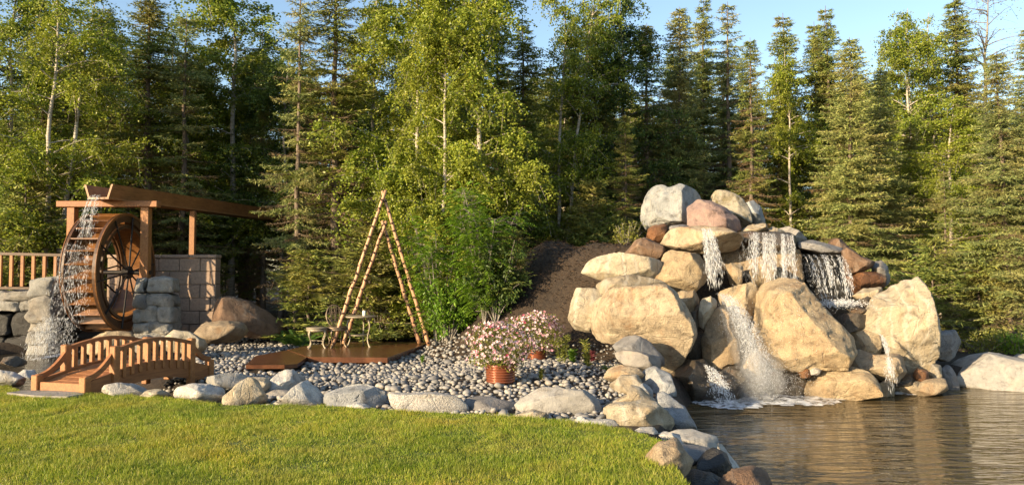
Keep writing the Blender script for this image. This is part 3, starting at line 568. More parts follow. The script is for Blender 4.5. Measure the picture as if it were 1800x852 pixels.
 ('boulder', 'wet ledge under the foaming cascade pool', 'wet', 14.0, 1.0, [(1430, 535), (1450, 527), (1490, 527), (1524, 545), (1526, 562), (1480, 566), (1450, 556)], GW),
 ('rock', 'brown wet step below the foaming cascade pool', 'wet', 13.5, 0.6, [(1468, 558), (1497, 550), (1525, 555), (1522, 574), (1493, 584), (1475, 575)], GW),
 ('boulder', 'dark tan wall stone in the recess behind the narrow fall', 'tan', 15.4, 0.9, [(1225, 448), (1250, 436), (1330, 436), (1405, 440), (1408, 505), (1330, 520), (1240, 525), (1225, 490)], GW, 5),
 ('rock', 'tan rock seen through the curtain of falling water', 'gold', 14.7, 0.6, [(1318, 478), (1335, 464), (1358, 462), (1374, 490), (1360, 508), (1320, 508)], GW),
 ('rock', 'small tan rock in the recess between the two falls', 'tan', 14.8, 0.5, [(1276, 470), (1290, 463), (1306, 468), (1304, 498), (1284, 502)], GW),
]
for rdef in ROCKS:
    nm, lb, mt, Yc, th, pl, g = rdef[:7]; sub = rdef[7] if len(rdef) > 7 else 4; nf = rdef[8] if len(rdef) > 8 else 7
    if g == GW and nm == 'boulder': sub = max(sub, 5)
    rock(nm, lb, mt, Yc, th, pl, g, sub, nf, cut=0.52 if g == GE else 0.44, pw=3.0 if g == GE else 2.6, cat='boulder' if nm == 'boulder' else 'rock')

# ------------------------------------------------------------------ pebble bed
BED_PX = [(300, 640), (330, 606), (440, 588), (520, 590), (600, 598), (760, 598), (830, 603), (960, 606), (1050, 612), (1120, 625), (1150, 655), (1110, 700), (1060, 740), (900, 742), (660, 722), (380, 712), (300, 704), (230, 690), (240, 668), (360, 655)]
BED = np.array([gr(u, v, -0.1)[:2] for u, v in BED_PX])
DECK_PX = [(432, 641), (449, 624), (540, 608), (600, 603), (755, 603), (681, 628), (541, 627), (523, 638), (500, 641)]
DECKZ = -0.09
DECK = np.array([gr(u, v, DECKZ)[:2] for u, v in DECK_PX])
m, t, b = newmat('river_pebbles')
gi = N(t, 'ShaderNodeNewGeometry'); oi = N(t, 'ShaderNodeObjectInfo'); ad = N(t, 'ShaderNodeMath', operation='ADD'); fr = N(t, 'ShaderNodeMath', operation='FRACT')
t.links.new(gi.outputs['Random Per Island'], ad.inputs[0]); t.links.new(oi.outputs['Random'], ad.inputs[1]); t.links.new(ad.outputs[0], fr.inputs[0])
c = ramp(t, fr.outputs[0], [(0.0, (0.10, 0.10, 0.105)), (0.25, (0.19, 0.18, 0.17)), (0.5, (0.28, 0.25, 0.215)), (0.7, (0.22, 0.215, 0.215)), (0.85, (0.36, 0.33, 0.28)), (1.0, (0.14, 0.135, 0.13))])
nn = noise(t, coords(t, 'Object'), 40, 4); c = mix(t, 0.6, c, ramp(t, nn, [(0.3, (0.65,) * 3), (0.7, (1.25,) * 3)]), 'MULTIPLY')
t.links.new(c, b.inputs['Base Color']); b.inputs['Roughness'].default_value = 0.6; bump(t, b, nn, 0.2, 0.01); M['pebble'] = m
PEB = []
for k in range(8):
    S, Fc = ICO[2]; r = np.random.default_rng(500 + k)
    Vp = S * np.array((1, r.uniform(0.65, 0.9), r.uniform(0.45, 0.65))); Vp = Vp * (1 + 0.13 * fbm(S * 1.1, 60 + k, 2))[:, None]; PEB.append(Vp)
pts = []
px_, py_ = rng.uniform(BED[:, 0].min(), BED[:, 0].max(), 26000), rng.uniform(BED[:, 1].min(), BED[:, 1].max(), 26000)
ok = inside(BED, px_, py_) & ~inside(DECK, px_, py_) & (H(px_, py_) < 0.22); px_, py_ = px_[ok], py_[ok]
cell = {}
for x, y in zip(px_, py_):
    s = 0.029 + 0.034 * random.random() ** 2 + (0.02 if random.random() < 0.05 else 0)
    if y > 14.5 and abs(x) < 40: s *= 1.15
    if x > 1.2: s *= 0.7
    g = (int(x / 0.16), int(y / 0.16)); bad = False
    for i in (-1, 0, 1):
        for j in (-1, 0, 1):
            for (qx, qy, qs) in cell.get((g[0] + i, g[1] + j), ()):
                if (qx - x) ** 2 + (qy - y) ** 2 < (0.80 * (qs + s)) ** 2: bad = True; break
    if bad: continue
    cell.setdefault(g, []).append((x, y, s)); pts.append((x, y, s))
bed = bpy.data.objects.new('pebble_bed', None); COL.objects.link(bed); tag(bed, 'bed of rounded grey river pebbles', kind='structure')
pts.sort(key=lambda p: -(p[2] / p[1]))
hz = H(np.array([p[0] for p in pts]), np.array([p[1] for p in pts]))
PEBM = []
VV, FF, nv = [], [], 0
for i, (x, y, s) in enumerate(pts):
    k = i % 8; z = hz[i] + s * (0.30 + 0.5 * random.random()); a = random.uniform(0, 6.28); tl = random.gauss(0, 0.25)
    if i < 300:
        if k >= len(PEBM):
            o = build('pebble', PEB[k], ICO[2][1], M['pebble'], bed, True); PEBM.append(o.data)
        else:
            o = bpy.data.objects.new('pebble', PEBM[k]); COL.objects.link(o); o.parent = bed
        o.location = (x, y, z); o.rotation_euler = (tl, random.gauss(0, 0.25), a); o.scale = (s * 1.15,) * 3
    else:
        ca, sa = math.cos(a), math.sin(a); Vp = PEB[k] * s * 1.15
        S1 = ICO[1][0]
        if True:
            Vq = (S1 * np.array((1, 0.78, 0.55)) * (1 + 0.12 * vnoise(S1 * 1.3, i % 97))[:, None]) * s * 1.15
            Vq = np.stack([Vq[:, 0], Vq[:, 1] - tl * Vq[:, 2], Vq[:, 2] + tl * Vq[:, 1]], -1)
            R_ = np.stack([Vq[:, 0] * ca - Vq[:, 1] * sa + x, Vq[:, 0] * sa + Vq[:, 1] * ca + y, Vq[:, 2] + z], -1)
            VV.append(R_); FF.append(ICO[1][1] + nv); nv += len(R_)
tag(build('pebbles', np.concatenate(VV), np.concatenate(FF), M['pebble'], bed, True), kind='stuff')

# ------------------------------------------------------------------ water wheel
WX, WY, WZ, WR, WW = -9.90, 18.75, 1.62, 1.45, 0.72
wheel = empty('water_wheel', (WX, WY, WZ - WR), 'tall brown wooden water wheel with iron spokes and wet paddles', 'water wheel')
def wl(p): return np.asarray(p, float) - np.array((WX, WY, WZ - WR))
def ring(xc, r0, r1, w, n=64):
    mb = MB(); V = []
    for k in range(n):
        a = 2 * math.pi * k / n
        for (r, dx) in ((r0, -w / 2), (r1, -w / 2), (r1, w / 2), (r0, w / 2)): V.append((xc + dx, r * math.cos(a), r * math.sin(a) + WR))
    fs = []
    for k in range(n):
        k2 = (k + 1) % n
        for j in range(4): fs.append((k * 4 + j, k * 4 + (j + 1) % 4, k2 * 4 + (j + 1) % 4, k2 * 4 + j))
    return mb.add(V, fs)
for sx in (1, -1):
    rm = ring(sx * WW / 2, 1.24, WR, 0.07).build('rim', M['wheel'], wheel)
    ring(sx * (WW / 2 + 0.045), WR - 0.055, WR + 0.012, 0.02).build('rim_edge', M['paddle'], rm)
    ring(sx * (WW / 2 + 0.012), 1.09, 1.17, 0.05).build('inner_ring', M['wheel'], wheel)
    for k in range(10):
        a = 2 * math.pi * (k + 0.25) / 10; ca, sa = math.cos(a), math.sin(a); x = sx * (WW / 2 + 0.05)
        MB().tube([(x + sx * 0.03, 0.1 * ca, 0.1 * sa + WR), (x, 1.38 * ca, 1.38 * sa + WR)], 0.021, 6).build('spoke', M['iron'], wheel)
    hb = MB(); hb.tube([(sx * (WW / 2 - 0.02), 0, WR), (sx * (WW / 2 + 0.12), 0, WR)], [0.17, 0.15], 14).build('hub', M['iron'], wheel)
MB().tube([(-WW / 2 - 0.5, 0, WR), (WW / 2 + 0.62, 0, WR)], 0.055, 10).build('axle', M['iron'], wheel)
ring(0, 1.175, 1.2, WW - 0.08).build('sole', M['paddle'], wheel)
for k in range(28):
    a = 2 * math.pi * k / 28; a2 = a + 0.10
    MB().bar((0, 1.2 * math.cos(a), 1.2 * math.sin(a) + WR), (0, (WR - 0.01) * math.cos(a2), (WR - 0.01) * math.sin(a2) + WR), WW - 0.075, 0.03, up=(0, -math.sin(a), math.cos(a))).build('paddle', M['paddle'], wheel)
# timber support frame and flume
fr_ = empty('timber_frame', (-9.95, 18.75, 1.4), 'orange stained timber frame of posts and crossbeam over the water wheel', 'frame')
def fl(p, o): return np.asarray(p, float) - np.array(o.location)
MB().bar(fl((-9.04, 18.72, 1.47), fr_), fl((-9.04, 18.72, 3.22), fr_), 0.2, 0.2, (0, 1, 0), 0.012).build('post', M['cedar'], fr_)
MB().bar(fl((-10.86, 18.72, 0.9), fr_), fl((-10.86, 18.72, 3.22), fr_), 0.19, 0.19, (0, 1, 0), 0.012).build('post', M['cedar'], fr_)
MB().bar(fl((-11.2, 18.70, 3.30), fr_), fl((-8.72, 18.70, 3.30), fr_), 0.24, 0.15, (0, 0, 1), 0.012).build('crossbeam', M['cedarx'], fr_)
flume = empty('flume', (-10.0, 18.2, 3.38), 'long brown wooden water flume leading from the forest to the wheel', 'flume')
A_ = np.array((-9.9, 18.1, 3.41)); B_ = np.array((-8.25, 28.0, 3.50)); dv_ = (B_ - A_); Lf = np.linalg.norm(dv_); dv_ /= Lf; rt_ = np.cross(dv_, (0, 0, 1)); rt_ /= np.linalg.norm(rt_)
for s, nm in ((1, 'side_board'), (-1, 'side_board')):
    mb = MB(); V = []
    for q in (A_, B_):
        o0 = q + rt_ * s * 0.23; o1 = q + rt_ * s * 0.335 + np.array((0, 0, 0.31))
        V += [o0 - rt_ * s * 0.0, o0 + rt_ * s * 0.05, o1 + rt_ * s * 0.05, o1]
    V = [fl(v, flume) for v in V]
    mb.add(V, [(0, 1, 2, 3), (7, 6, 5, 4), (0, 4, 5, 1), (1, 5, 6, 2), (2, 6, 7, 3), (3, 7, 4, 0)]).build(nm, M['flume'], flume)
MB().bar(fl(A_ - (0, 0, 0.02), flume), fl(B_ - (0, 0, 0.02), flume), 0.56, 0.045).build('floor_board', M['flume'], flume)
MB().bar(fl((-9.1, 21.6, 1.4), flume), fl((-9.1, 21.6, 3.37), flume), 0.14, 0.14, (0, 1, 0)).build('post', M['flume'], flume)
# stone pier
def stone_stack(root, x0, x1, y0, y1, z0, z1, rows, mat, seed, cols=2, jit=0.02, name='stone'):
    r = np.random.default_rng(seed); z = z0; hs_ = r.uniform(0.6, 1.4, rows); hs_ *= (z1 - z0) / hs_.sum()
    for i in range(rows):
        h = hs_[i]; nx = cols if i % 2 == 0 else max(1, cols - 1 + int(r.integers(0, 2))); e = np.sort(r.uniform(0.25, 0.75, nx - 1)) if nx == 2 else np.linspace(0, 1, nx + 1)[1:-1] + r.normal(0, 0.04, nx - 1)
        e = [0, *e, 1]
        for j in range(nx):
            xa, xb = x0 + (x1 - x0) * e[j], x0 + (x1 - x0) * e[j + 1]; c = np.array(((xa + xb) / 2, (y0 + y1) / 2, z + h / 2)); hs = np.array(((xb - xa) / 2, (y1 - y0) / 2, h / 2)) * 1.0
            S4, F4 = ICO[4]; q = np.sign(S4) * np.abs(S4) ** 0.32; q = q / np.abs(q).max(0); L = q * hs
            L += S4 * (0.07 * fbm(L * 4 + i * 3.1 + j * 7.7, seed, 4) + r.normal(0, jit))[:, None]
            if j == 0 and False: pass
            build(name, L + c - np.array(root.location), F4, mat, root, True)
        z += h
pier = empty('stone_pier', (-8.73, 18.75, -0.3), 'rough grey stone pier carrying the wheel axle', 'pier')
stone_stack(pier, -9.17, -8.27, 18.45, 19.1, -0.3, 1.5, 5, M['pier'], 31, 2, 0.03)
# block wall behind the wheel
bw = empty('block_wall', (-9.4, 20.7, -0.2), 'wall of grey-brown concrete blocks behind the water wheel', 'wall')
BLK = None
for i in range(6):
    z = -0.12 + i * 0.355; off = 0.28 if i % 2 else 0.0
    xx = -10.95 - off
    while xx < -8.02:
        xa, xb = max(xx, -10.95), min(xx + 0.56, -8.0)
        if xb - xa > 0.06:
            MB().box(fl(((xa + xb) / 2, 20.7 + random.gauss(0, 0.006), z + 0.17), bw), (xb - xa - 0.012, 0.34, 0.343), None, 0.014).build('block', M['block'], bw)
        xx += 0.56
for k in range(4):
    xa = -10.95 + k * 0.74; MB().box(fl((xa + 0.37, 20.7, 2.055), bw), (0.73, 0.4, 0.09), None, 0.012).build('cap_stone', M['block'], bw)
# retaining wall, stone end pier and fence on the left
rw = empty('retaining_wall', (-12.6, 19.4, -0.7), 'retaining wall of pale stones over wet stones blackened for shade beside the wheel pit', 'wall')
stone_stack(rw, -17.5, -11.15, 19.0, 19.8, 0.62, 1.16, 2, M['pier'], 41, 7, 0.02)
stone_stack(rw, -17.5, -11.1, 19.05, 19.8, -0.8, 0.62, 2, M['wet_shade_black'], 42, 5, 0.03)  # lower courses: wet stone, with the pit's shade put into the black
ep = empty('stone_end_pier', (-11.3, 18.6, -0.6), 'pale stone end pier where the fence meets the wheel', 'pier')
stone_stack(ep, -11.75, -11.15, 18.4, 19.0, -0.6, 1.48, 5, M['pier'], 43, 1, 0.03)
fence = empty('railing', (-13.5, 19.3, 1.16), 'brown wooden railing with upright balusters on the retaining wall', 'railing')
MB().bar(fl((-17.3, 19.3, 2.20), fence), fl((-11.45, 19.3, 2.06), fence), 0.09, 0.07).build('top_rail', M['wheel'], fence)
MB().bar(fl((-17.3, 19.3, 1.24), fence), fl((-11.45, 19.3, 1.22), fence), 0.08, 0.06).build('bottom_rail', M['wheel'], fence)
for k in range(21):
    x = -17.2 + k * 0.28; zt = 2.17 - (x + 17.3) / 5.85 * 0.14
    MB().bar(fl((x, 19.3, 1.26), fence), fl((x, 19.3, zt), fence), 0.085, 0.06, (0, 1, 0), 0.008).build('baluster', M['cedar'], fence)

# ------------------------------------------------------------------ footbridge
bo = gr(105, 691, 0.0); brz = -math.radians(16.0)
br = empty('footbridge', (bo[0], bo[1] + 0.02, 0.0), 'small arched orange wooden footbridge with curved handrails', 'bridge', rz=brz)
BL, BWd = 2.5, 0.80
def bz(s): return 0.10 + 0.20 * math.sin(math.pi * s) - 0.06 * s
for k in range(18):
    s = (k + 0.5) / 18; sl_ = (bz(s + 0.02) - bz(s - 0.02)) / (0.04 * BL)
    MB().bar((0, s * BL - 0.064, bz(s) - sl_ * 0.064), (0, s * BL + 0.064, bz(s) + sl_ * 0.064), BWd - 0.10, 0.03, bev=0.004).build('plank', M['cedarx'], br)
MB().box((0, 0.0, 0.075), (BWd - 0.1, 0.04, 0.13), None, 0.005).build('end_board', M['cedarx'], br)
for sx in (-1, 1):
    x = sx * BWd / 2; V = []; ns = 24
    for k in range(ns + 1):
        s = k / ns; top = bz(s) + 0.045; bot = max(bz(s) - 0.22, -0.10 if s > 0.5 else 0.0) if 0.0 < s < 1 else (-0.02 if s == 0 else -0.12)
        V += [(x - 0.03, s * BL, bot), (x + 0.03, s * BL, bot), (x + 0.03, s * BL, top), (x - 0.03, s * BL, top)]
    fs = [(k * 4 + j, k * 4 + (j + 1) % 4, k * 4 + 4 + (j + 1) % 4, k * 4 + 4 + j) for k in range(ns) for j in range(4)] + [(0, 1, 2, 3), (ns * 4 + 3, ns * 4 + 2, ns * 4 + 1, ns * 4)]
    MB().add(V, fs).build('side_beam', M['cedarx'], br)
    s0, s1 = 0.19, 0.81
    for s, hh in ((0.0, 0.23), (1.0, 0.19)):
        MB().bar((x, s * BL, -0.02 - 0.14 * s), (x, s * BL, hh), 0.11, 0.11, (0, 1, 0), 0.01).build('end_post', M['cedar'], br)
    for s in (s0, s1):
        MB().bar((x * 1.06, s * BL, -0.05 - 0.15 * s), (x * 1.06, s * BL, 0.60 - 0.03 * s), 0.105, 0.105, (0, 1, 0), 0.012).build('post', M['cedar'], br)
    def rz_(s): u_ = (s - s0) / (s1 - s0); return 0.535 + 0.11 * math.sin(math.pi * u_) - 0.03 * u_
    pr = []
    for k in range(15):
        s = s0 + (s1 - s0) * k / 14; pr.append((x * 1.06, s * BL, rz_(s)))
    mb = MB()
    for a_, b_ in zip(pr[:-1], pr[1:]): mb.bar(np.array(a_), np.array(b_) + (np.array(b_) - np.array(a_)) * 0.06, 0.07, 0.05)
    mb.build('handrail', M['cedarx'], br)
    for k in range(9):
        s = s0 + (s1 - s0) * (k + 1) / 10
        MB().bar((x * 1.06, s * BL, bz(s) - 0.08), (x * 1.06, s * BL, rz_(s) - 0.02), 0.058, 0.058, (0, 1, 0), 0.006).build('baluster', M['cedar'], br)
    for e, (sa, sb) in enumerate(((s0, 0.0), (s1, 1.0))):
        mb = MB(); pp = []
        for k in range(9):
            q = k / 8; s = sa + (sb - sa) * q; zz = 0.50 + (0.20 - 0.50) * (q ** 0.62 if False else 1 - (1 - q) ** 1.9)
            pp.append(np.array((x, s * BL, zz)))
        for a_, b_ in zip(pp[:-1], pp[1:]): mb.bar(a_, b_ + (b_ - a_) * 0.08, 0.05, 0.075)
        mb.build('curved_brace', M['cedarx'], br)
sb = gr(70, 695, 0.0)
tag(build('flagstone', *(lambda P: (P, [[0, 1, 2, 3, 4, 5], [11, 10, 9, 8, 7, 6]] + [[i, i + 6, (i + 1) % 6 + 6, (i + 1) % 6] for i in range(6)]))(np.array([(*(gr(u, v, 0)[:2] - sb[:2]), z) for z in (0.035, -0.08) for u, v in ((12, 694), (40, 690), (130, 690), (148, 696), (118, 701), (60, 699))])), M['slab'], loc=(sb[0], sb[1], 0.0)), 'flat grey flagstone set in the lawn at the near end of the footbridge', 'flagstone')

# ------------------------------------------------------------------ deck, A-frame, furniture
dk = empty('deck', (*DECK.mean(0), DECKZ - 0.14), 'low rust-brown deck with a ramp lying on the pebbles', 'deck')
def prism(P, z0, z1): 
    n = len(P); V = [(x, y, z1) for x, y in P] + [(x, y, z0) for x, y in P]
    return V, [list(range(n))[::-1], list(range(n, 2 * n))] + [[i, (i + 1) % n, n + (i + 1) % n, n + i] for i in range(n)]
def pprism(name, px, zt, th, mat):
    P = [gr(u, v, zt)[:2] - dk.location.xy for u, v in px]; V, f = prism(P, zt - th - dk.location.z, zt - dk.location.z); return build(name, V, f, mat, dk)
pprism('platform', [(505, 614), (540, 607), (600, 601), (757, 601), (681, 628), (541, 627)], DECKZ, 0.11, M['rustdeck'])
pprism('ramp', [(432, 641), (449, 625), (506, 614.6), (540, 627), (523, 639), (500, 641)], DECKZ - 0.006, 0.07, M['rustdeck'])
af = empty('log_arch', (*gr(670, 604, DECKZ)[:2], DECKZ), 'tall double A-frame arch of peeled knotty logs standing on the deck', 'arch')
def log(a, b, r0, r1, seed):
    r = np.random.default_rng(seed); a = np.asarray(a); b = np.asarray(b); n = 24
    P = a + (b - a) * np.linspace(0, 1, n)[:, None] + r.normal(0, 0.006, (n, 3)); rad = np.linspace(r0, r1, n) * (1 + 0.06 * r.normal(size=n))
    o = MB().tube(P - np.array(af.location), rad, 10).build('log', M['log'], af, True)
    mb = MB(); d = (b - a) / np.linalg.norm(b - a); L = np.linalg.norm(b - a); s = 0.08
    e1 = np.cross(d, (0, 1, 0)); e1 /= np.linalg.norm(e1); e2 = np.cross(d, e1)
    while s < L - 0.1:
        for k in range(5):
            an = 1.257 * k + r.uniform(-0.5, 0.5) + s; q = s / L; rr = r0 + (r1 - r0) * q; out = e1 * math.cos(an) + e2 * math.sin(an)
            p = a + d * (s + r.uniform(-0.03, 0.03)) + out * rr * 0.75 - np.array(af.location)
            mb.tube([p, p + out * rr * 0.45 + d * 0.01], [0.03, 0.018], 6)
        s += r.uniform(0.14, 0.27)
    mb.build('knots', M['knot'], o)['kind'] = 'stuff'
ya, yb = 17.35, 18.1
apx = at(675, 337, ya); log(gr(584, 607, DECKZ) * [1, 0, 1] + [0, ya, 0] if False else at(584, 609, ya), at(678, 334, ya), 0.05, 0.034, 1); log(at(755, 607, ya + .1), at(672, 336, ya + .1), 0.05, 0.034, 2)
log(at(604, 604, yb), at(679, 388, yb), 0.052, 0.038, 3); log(at(738, 604, yb + .1), at(672, 388, yb + .1), 0.052, 0.038, 4)

def cab_leg(top, foot, r=0.016, bow=0.05):
    top = np.asarray(top, float); foot = np.asarray(foot, float); out = foot - top; out[2] = 0; nrm = np.linalg.norm(out) + 1e-6; out /= nrm
    q = np.linspace(0, 1, 10); P = top + (foot - top) * q[:, None] + out * (bow * np.sin(q * np.pi * 2) * 0.8)[:, None]
    P = np.vstack([P, foot + out * 0.04]); return P, np.array([1.9, 1.7, 1.35, 1.1, 1, .95, .95, 1, 1.1, 1.4, 1.2]) * r
def seat_thing(name, label, cat, u, v, Y, back, rz, mat):
    p = at(u, v, Y); o = empty(name, (p[0], p[1], DECKZ), label, cat, rz=rz)
    MB().lathe([(0.0, 0.43), (0.19, 0.425), (0.235, 0.435), (0.25, 0.45), (0.235, 0.465), (0.1, 0.46), (0.0, 0.458)], n=24).build('seat', mat, o, True)
    MB().lathe([(0.21, 0.37), (0.235, 0.385), (0.235, 0.43), (0.2, 0.43)], n=24).build('apron', mat, o, True)
    for k in range(4):
        a = math.pi / 4 + k * math.pi / 2; P, R_ = cab_leg((0.2 * math.cos(a), 0.2 * math.sin(a), 0.42), (0.235 * math.cos(a), 0.235 * math.sin(a), 0.01)); MB().tube(P, R_, 7).build('leg', mat, o, True)
    mb = MB()
    for k in range(2):
        a = math.pi / 4 + k * math.pi / 2; mb.tube([(0.2 * math.cos(a), 0.2 * math.sin(a), 0.16), (-0.2 * math.cos(a), -0.2 * math.sin(a), 0.16)], 0.009, 6)
    mb.build('stretcher', mat, o)
    if back:
        mb = MB(); q = np.linspace(0, 2 * np.pi, 29); E = np.stack([0.19 * np.cos(q), 0.22 + 0.06 * np.sin(q), 0.70 + 0.25 * np.sin(q)], -1); mb.tube(E, 0.015, 7, False); mb.build('back_frame', mat, o, True)
        mb = MB()
        for k in range(-3, 4):
            x = k * 0.055; hh = 0.25 * math.sqrt(max(0, 1 - (x / 0.19) ** 2)); mb.tube([(x * 0.6, 0.22 - 0.05, 0.70 - hh * 0.9), (x + 0.02 * (-1) ** k, 0.22, 0.70), (x, 0.22 + 0.05, 0.70 + hh)], 0.009, 5)
        for z in (-0.14, -0.05, 0.05, 0.14):
            w = 0.19 * math.sqrt(1 - (z / 0.25) ** 2); mb.tube([(-w, 0.22 + z * 0.24, 0.7 + z), (0, 0.22 + z * 0.24, 0.7 + z + 0.04), (w, 0.22 + z * 0.24, 0.7 + z)], 0.009, 5)
        mb.build('back_lattice', mat, o)
        MB().tube([(-0.1, 0.2, 0.44), (-0.1, 0.17, 0.5)], 0.014, 6).tube([(0.1, 0.2, 0.44), (0.1, 0.17, 0.5)], 0.014, 6).build('back_support', mat, o)
    return o
seat_thing('stool', 'ornate cast-metal stool without a back on the deck', 'stool', 557, 609, 17.3, False, 0.3, M['patina'])
seat_thing('chair', 'bronze cast-metal chair with an oval lattice back beside the table', 'chair', 592, 608, 17.5, True, 0.5, M['bronze'])
p = at(633, 607, 17.6); tb = empty('table', (p[0], p[1], DECKZ), 'round pale metal bistro table on bowed legs', 'table')
MB().lathe([(0.0, 0.67), (0.36, 0.67), (0.385, 0.685), (0.385, 0.70), (0.36, 0.71), (0.0, 0.71)], n=36).build('table_top', M['patina'], tb, True)
for k in range(3):
    a = -0.6 + k * 2.094; P, R_ = cab_leg((0.24 * math.cos(a), 0.24 * math.sin(a), 0.67), (0.3 * math.cos(a), 0.3 * math.sin(a), 0.01), 0.016, 0.06); MB().tube(P, R_, 7).build('leg', M['patina'], tb, True)
q = np.linspace(0, 2 * np.pi, 25); MB().tube(np.stack([0.22 * np.cos(q), 0.22 * np.sin(q), 0 * q + 0.27], -1), 0.011, 6, False).build('ring', M['patina'], tb, True)
lt = empty('candle_glass', (p[0] + 0.1, p[1] - 0.05, DECKZ + 0.71), 'small white glass standing on the bistro table', 'glass')
MB().lathe([(0.03, 0.0), (0.04, 0.01), (0.045, 0.10), (0.038, 0.12)], n=14).build('bowl', M['glassw'], lt, True)
MB().lathe([(0.035, 0.12), (0.046, 0.125), (0.046, 0.14), (0.03, 0.142)], n=14).build('lid', M['bronze'], lt, True)

# ------------------------------------------------------------------ leaves helpers
def unit(v): return v / (np.linalg.norm(v, axis=-1, keepdims=True) + 1e-9)
def leaf_quads(C, D, Nn, L, Wd):
    """rhombic leaves at C pointing along D with normal Nn"""
    D = unit(D); S = unit(np.cross(D, Nn)); U = np.cross(S, D); L = np.broadcast_to(L, (len(C),))[:, None]; Wd = np.broadcast_to(Wd, (len(C),))[:, None]
    V = np.stack([C, C + D * L * 0.45 + S * Wd / 2 + U * L * 0.06, C + D * L - U * L * 0.08, C + D * L * 0.45 - S * Wd / 2 + U * L * 0.06], 1)
    return V.reshape(-1, 3)
def leaf_build(name, V, mat, parent, stuff=False):
    o = build(name, V, np.arange(len(V)).reshape(-1, 4), mat, parent)
    if stuff: o['kind'] = 'stuff'
    return o
def compound(base, d, L, npair, ll, lw_, r, droop=0.5):
    """pinnate leaf; returns (C,D,N)"""
    d = unit(np.asarray(d, float)); q = np.linspace(0.18, 1, npair); side = unit(np.cross(d, (0, 0, 1.0)))
    P = base + d * (q * L)[:, None] + np.array((0, 0, -1.0)) * (droop * L * q ** 2)[:, None]
    T = unit(np.gradient(P, axis=0)); C = []; D = []; Wt = []
    for s in (-1, 1):
        C.append(P); D.append(T * 0.55 + side * s + np.array((0, 0, -0.15))); Wt.append(np.sin(np.clip(q, 0.1, 0.97) * np.pi * 0.9) ** 0.6)
    C = np.concatenate(C); D = np.concatenate(D); w = np.concatenate(Wt)
    return C, D, np.broadcast_to(unit(np.cross(side, d)), C.shape) + r.normal(0, 0.2, C.shape), w

# ------------------------------------------------------------------ flower pots
def flower_pot(name, label, u, v, Y, R, Hh, fr, seed):
    p = at(u, v, Y); z = p[2]; o = empty(name, (p[0], p[1], z - 0.03), label, 'flower pot', 'potted flowers'); r = np.random.default_rng(seed)
    prof = [(0.0, 0.0), (R * 0.88, 0.0)]
    for k in range(7):
        z0 = Hh * (0.03 + k / 7.2); prof += [(R * 0.90, z0), (R * (0.99 + 0.008 * k), z0 + Hh * 0.035), (R * (1.0 + 0.008 * k), z0 + Hh * 0.08), (R * 0.91, z0 + Hh * 0.125)]
    prof += [(R * 1.0, Hh), (R * 0.86, Hh), (R * 0.85, Hh * 0.9), (0.0, Hh * 0.9)]
    MB().lathe(prof, n=36).build('pot', M['copper'], o, True)
    n = 2600; dd = unit(r.normal(size=(n, 3))); rad = r.uniform(0.35, 1, n) ** 0.5 * (1 + 0.22 * vnoise(dd * 2.4, seed))
    C = dd * rad[:, None] * np.array((fr, fr * 0.9, fr * 0.72)) + np.array((0, 0, Hh + fr * 0.50)); C[:, 2] = np.maximum(C[:, 2], Hh * 0.72)
    leaf_build('foliage', leaf_quads(C, dd + r.normal(0, 0.6, (n, 3)), r.normal(size=(n, 3)), r.uniform(0.03, 0.06, n), r.uniform(0.012, 0.025, n)), M['weedy'], o)
    n = 620; dd = unit(r.normal(size=(n, 3)) + np.array((0, -0.25, 0.45))); rad = r.uniform(0.86, 1.08, n) * (1 + 0.22 * vnoise(dd * 2.4, seed))
    C = dd * rad[:, None] * np.array((fr, fr * 0.9, fr * 0.72)) + np.array((0, 0, Hh + fr * 0.50)); C[:, 2] = np.maximum(C[:, 2], Hh * 0.8)
    V = []; Fx = []; nv = 0; nrm = unit(dd + r.normal(0, 0.45, dd.shape)); e1 = unit(np.cross(nrm, r.normal(size=nrm.shape))); e2 = np.cross(nrm, e1)
    sz = r.uniform(0.018, 0.033, n)
    for i in range(n):
        ring_ = [C[i] + nrm[i] * sz[i] * 0.35 + (e1[i] * math.cos(a) + e2[i] * math.sin(a)) * sz[i] * (1.0 if k % 2 == 0 else 0.62) for k, a in enumerate(np.linspace(0, 2 * np.pi, 11)[:-1])]
        V += [C[i]] + ring_; Fx += [(nv, nv + 1 + k, nv + 1 + (k + 1) % 10) for k in range(10)]; nv += 11
    b_ = build('blossoms', V, Fx, M['petal'], o); b_['kind'] = 'stuff'
    mb = MB()
    for k in range(40):
        a = r.uniform(0, 6.28); e = unit(r.normal(size=3) + np.array((0, 0, 0.8))) * fr * 0.8 * np.array((1, 1, 0.8)); mb.tube([(0.4 * R * math.cos(a), 0.4 * R * math.sin(a), Hh * 0.85), np.array((0, 0, Hh)) + e * 0.6, np.array((0, 0, Hh + fr * 0.35)) + e], 0.004, 4, False)
    mb.build('stems', M['weedy'], o)
flower_pot('flower_pot', 'nearer ribbed copper-brown pot overflowing with pale pink flowers', 880, 668, 11.2, 0.215, 0.27, 0.50, 3)
flower_pot('flower_pot', 'farther ribbed copper-brown pot of pale pink flowers behind the first', 943, 630, 14.2, 0.18, 0.26, 0.50, 4)

